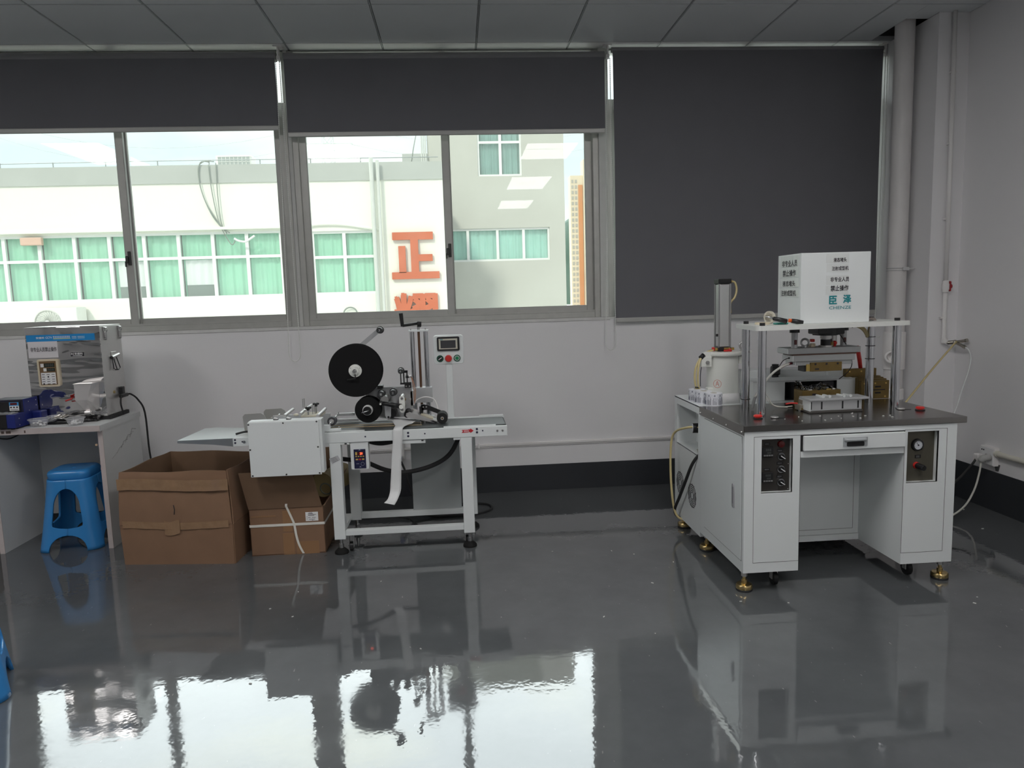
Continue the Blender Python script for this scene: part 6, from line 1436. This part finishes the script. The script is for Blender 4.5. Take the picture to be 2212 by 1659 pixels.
# ================================================================== right corner: pipes, valve, sockets
dp = thing('drain_pipe', (2.852, -.385, 0), 'tall stained white drain pipe standing between the lowered blind and corner pier', 'pipe')
DPM = mat('stained_pvc', (.70, .68, .67), .45, var=.12, scale=5)
dx, dy, dR = 2.858, -.36, .058
MB().lathe([(dR, .0), (dR, 3.05)], (dx, dy, 0), n=36).build('pipe_run', DPM, dp)
m = MB(); m.lathe([(dR+.001, .60), (dR+.009, .605), (dR+.009, .67), (dR+.004, .675)], (dx, dy, 0), n=36); m.build('coupling', PVC, dp); m = MB(); m.lathe([(dR+.001, .80), (dR+.009, .805), (dR+.009, .86), (dR+.010, .99), (dR+.009, 1.045), (dR+.001, 1.05)], (dx, dy, 0), n=36)
m.lathe([(dR, .86), (dR+.008, .865), (dR+.008, .925), (dR, .93)], (dx, dy, 0), n=36); m.build('coupling', PVC, dp)
m = MB(); d_ = Vector((-.62, -.78, .0)); o_ = Vector((dx, dy, .893)); m.lathe([(.030, .04), (.030, .085), (.040, .085), (.042, .09), (.042, .118), (.040, .120), (.028, .120), (.026, .085), (.001, .085)], o_, d_, 28); m.build('cleanout_stub', PVC, dp)
m = MB(); m.torus((dx, dy, 1.448), (0, 0, 1), dR+.001, .0035, 32, 6); m.torus((dx, dy, 1.462), (0, 0, 1), dR+.001, .0035, 32, 6); m.box(dx+.0, dx+.04, dy-.072, dy-.052, 1.444, 1.468, .002); m.cyl((dx+.03, dy-.06, 1.456), (2.941, dy-.06, 1.456), .004); m.build('pipe_clamp', mat('grey_clamp', (.60, .60, .60), .4, .4), dp)
wp = thing('water_pipe', (3.045, -.575, 1.0), 'thin white water pipe with red handled valve on the corner pier', 'pipe')
wx, wy = 3.040, -.582
m = MB(); m.tube([(wx-.012, wy, 2.966), (wx-.004, wy, 2.0), (wx, wy, 1.36)], .0125, 12); m.tube([(wx, wy, 1.31), (wx+.002, wy, 1.02), (wx+.004, wy-.004, .995), (wx+.012, wy-.025, .985)], .0125, 12); m.build('pipe_run', PVC, wp)
m = MB(); m.cyl((wx, wy, 1.300), (wx, wy, 1.316), .018); m.cyl((wx, wy, 1.316), (wx, wy, 1.352), .021); m.cyl((wx, wy, 1.352), (wx, wy, 1.372), .018); m.cyl((wx+.004, wy-.005, .982), (wx+.004, wy-.005, 1.012), .018); m.build('valve_body', PVC, wp)
m = MB(); m.box(wx+.018, wx+.030, wy-.014, wy+.014, 1.305, 1.368, .005); m.cyl((wx+.014, wy, 1.336), (wx+.036, wy, 1.336), .014); m.build('valve_handle', mat('dark_red_handle', (.32, .012, .018), .35), wp)
m = MB()
for z in (2.62, 2.2, 1.75, 1.14): m.box(wx-.022, wx+.010, wy-.004, -.56, z-.006, z+.006, .002)
m.build('pipe_clip', PVC, wp)
NICK = mat('nickel', (.50, .47, .42), .25, 1.0, var=.1)
m = MB(); o_ = Vector((wx+.012, wy-.025, .985)); m.cyl(o_, o_+Vector((.025, -.025, .004)), .013, n=6); e_ = o_+Vector((.028, -.028, .004)); m.ball(e_, .016); m.cyl(e_, e_+Vector((.030, -.050, .012)), .0095); m.cyl(e_+Vector((.030, -.050, .012)), e_+Vector((.034, -.062, .014)), .012); m.cyl(e_, e_+Vector((.020, -.045, -.022)), .0095); m.cyl(e_+Vector((.020, -.045, -.022)), e_+Vector((.026, -.060, -.030)), .011); m.build('splitter_coupling', NICK, wp)
m = MB(); P0 = e_+Vector((.0, -.012, .006)); m.tube([P0, at(2012, 800, y=-.83), at(1962, 862, y=-1.04), at(1935, 895, y=-1.12)], .0055, 8, 6)
tag(m.build('yellow_air_hose', HOSE), 'yellow air hose slanting from the wall coupling to the press', 'hose')
m = MB(); P1 = e_+Vector((.026, -.060, -.030)); m.tube([P1, P1+Vector((.010, -.018, -.02)), P1+Vector((.014, -.03, -.09)), (3.06, -.75, .72), (2.90, -.85, .50), (2.60, -1.0, .35)], .0042, 8, 6)
tag(m.build('clear_air_hose', mat('clear_hose', (.74, .76, .76), .2)), 'clear air hose hanging down from the wall coupling', 'hose')
# socket on the right wall
so = thing('wall_socket', (XR-.01, -.92, .33), 'white double socket with two plugs on the right wall', 'socket')
MB().box(XR-.034, XR, -.975, -.862, .275, .385, .004).build('backbox', PVC, so)
m = MB(); m.box(XR-.037, XR-.034, -.970, -.867, .280, .380, .002); m.use(INK)
for y in (-.895, -.880): m.box(XR-.0380, XR-.037, y-.004, y+.004, .358, .366)
m.build('face_plate', PAPER, so)
m = MB(); m.box(XR-.075, XR-.037, -.895, -.855, .290, .335, .008); o = m.build('plug', PVC, so)
m = MB(); m.tube([(XR-.037, -.945, .325), (XR-.075, -.945, .322), (XR-.085, -.938, .305)], .020, 10, 3); m.use(SATIN); m.cyl((XR-.06, -.945, .300), (XR-.06, -.945, .35), .006); m.build('plug', mat('grey_plug', (.40, .40, .39), .5), so)
m = MB(); m.prism([(XR-.004, -.985, .285), (XR-.004, -.94, .285), (XR-.004, -.955, .245), (XR-.004, -.975, .245)], (.004, 0, 0)); m.build('bracket', mat('dark_bracket', (.08, .085, .085), .5), so)
m = MB(); m.tube([(XR-.07, -.875, .30), (XR-.12, -.90, .265), (2.85, -1.0, .20), (2.6, -1.12, .14), (2.40, -1.25, .07), (2.25, -1.32, .02)], .0065, 8, 5)
tag(m.build('black_power_cord', RUBBER), 'black power cord running from the right wall socket to the press', 'cord')
m = MB(); m.tube([(XR-.085, -.938, .305), (XR-.10, -.95, .24), (XR-.16, -.99, .14), (2.86, -1.06, .06), (2.70, -1.10, .012), (2.45, -1.15, .008), (2.25, -1.2, .012)], .0055, 8, 5)
tag(m.build('white_power_cord', mat('grey_white_cord', (.58, .57, .52), .5)), 'greyish white power cord running from the right wall socket to the floor', 'cord')
m = MB(); m.cyl((XR-.018, -.975, .352), (XR-.018, -9.0, .352), .016); m.cyl((XR-.018, -.99, .352), (XR-.018, -.97, .352), .020); tag(m.build('conduit_pipe', mat('cream_conduit', (.66, .64, .56), .4)), 'cream conduit pipe running along the right wall from the socket', 'conduit')
# small debris on the floor and table
DEB = mat('white_offcut', (.62, .62, .60), .6); rng = random.Random(21)
m = MB()
for k in range(46):
    x, y = rng.uniform(-.9, 3.0), rng.uniform(-2.6, -.3)
    if PX0-.05 < x < PX1+.05 and y > -1.95 or (-1.9 < x < .3 and y > -1.25): continue
    w = rng.uniform(.002, .006); M = Matrix.Translation((x, y, .0015)) @ Matrix.Rotation(rng.random()*6, 4, 'Z'); m.box(-w, w, -.002, .002, -.0013, .0015, M=M)
tag(m.build('floor_crumbs', DEB), 'tiny white plastic offcuts scattered on the dark floor', 'debris', kind='stuff')
m = MB()
for k in range(16):
    x, y = rng.uniform(1.45, 1.95), rng.uniform(-1.86, -1.70); w = rng.uniform(.002, .006); M = Matrix.Translation((x, y, ZT2+.0018)) @ Matrix.Rotation(rng.random()*6, 4, 'Z'); m.box(-w, w, -.002, .002, -.0013, .0018, M=M)
tag(m.build('table_crumbs', DEB), 'tiny white plastic offcuts on the steel press table', 'debris', kind='stuff')
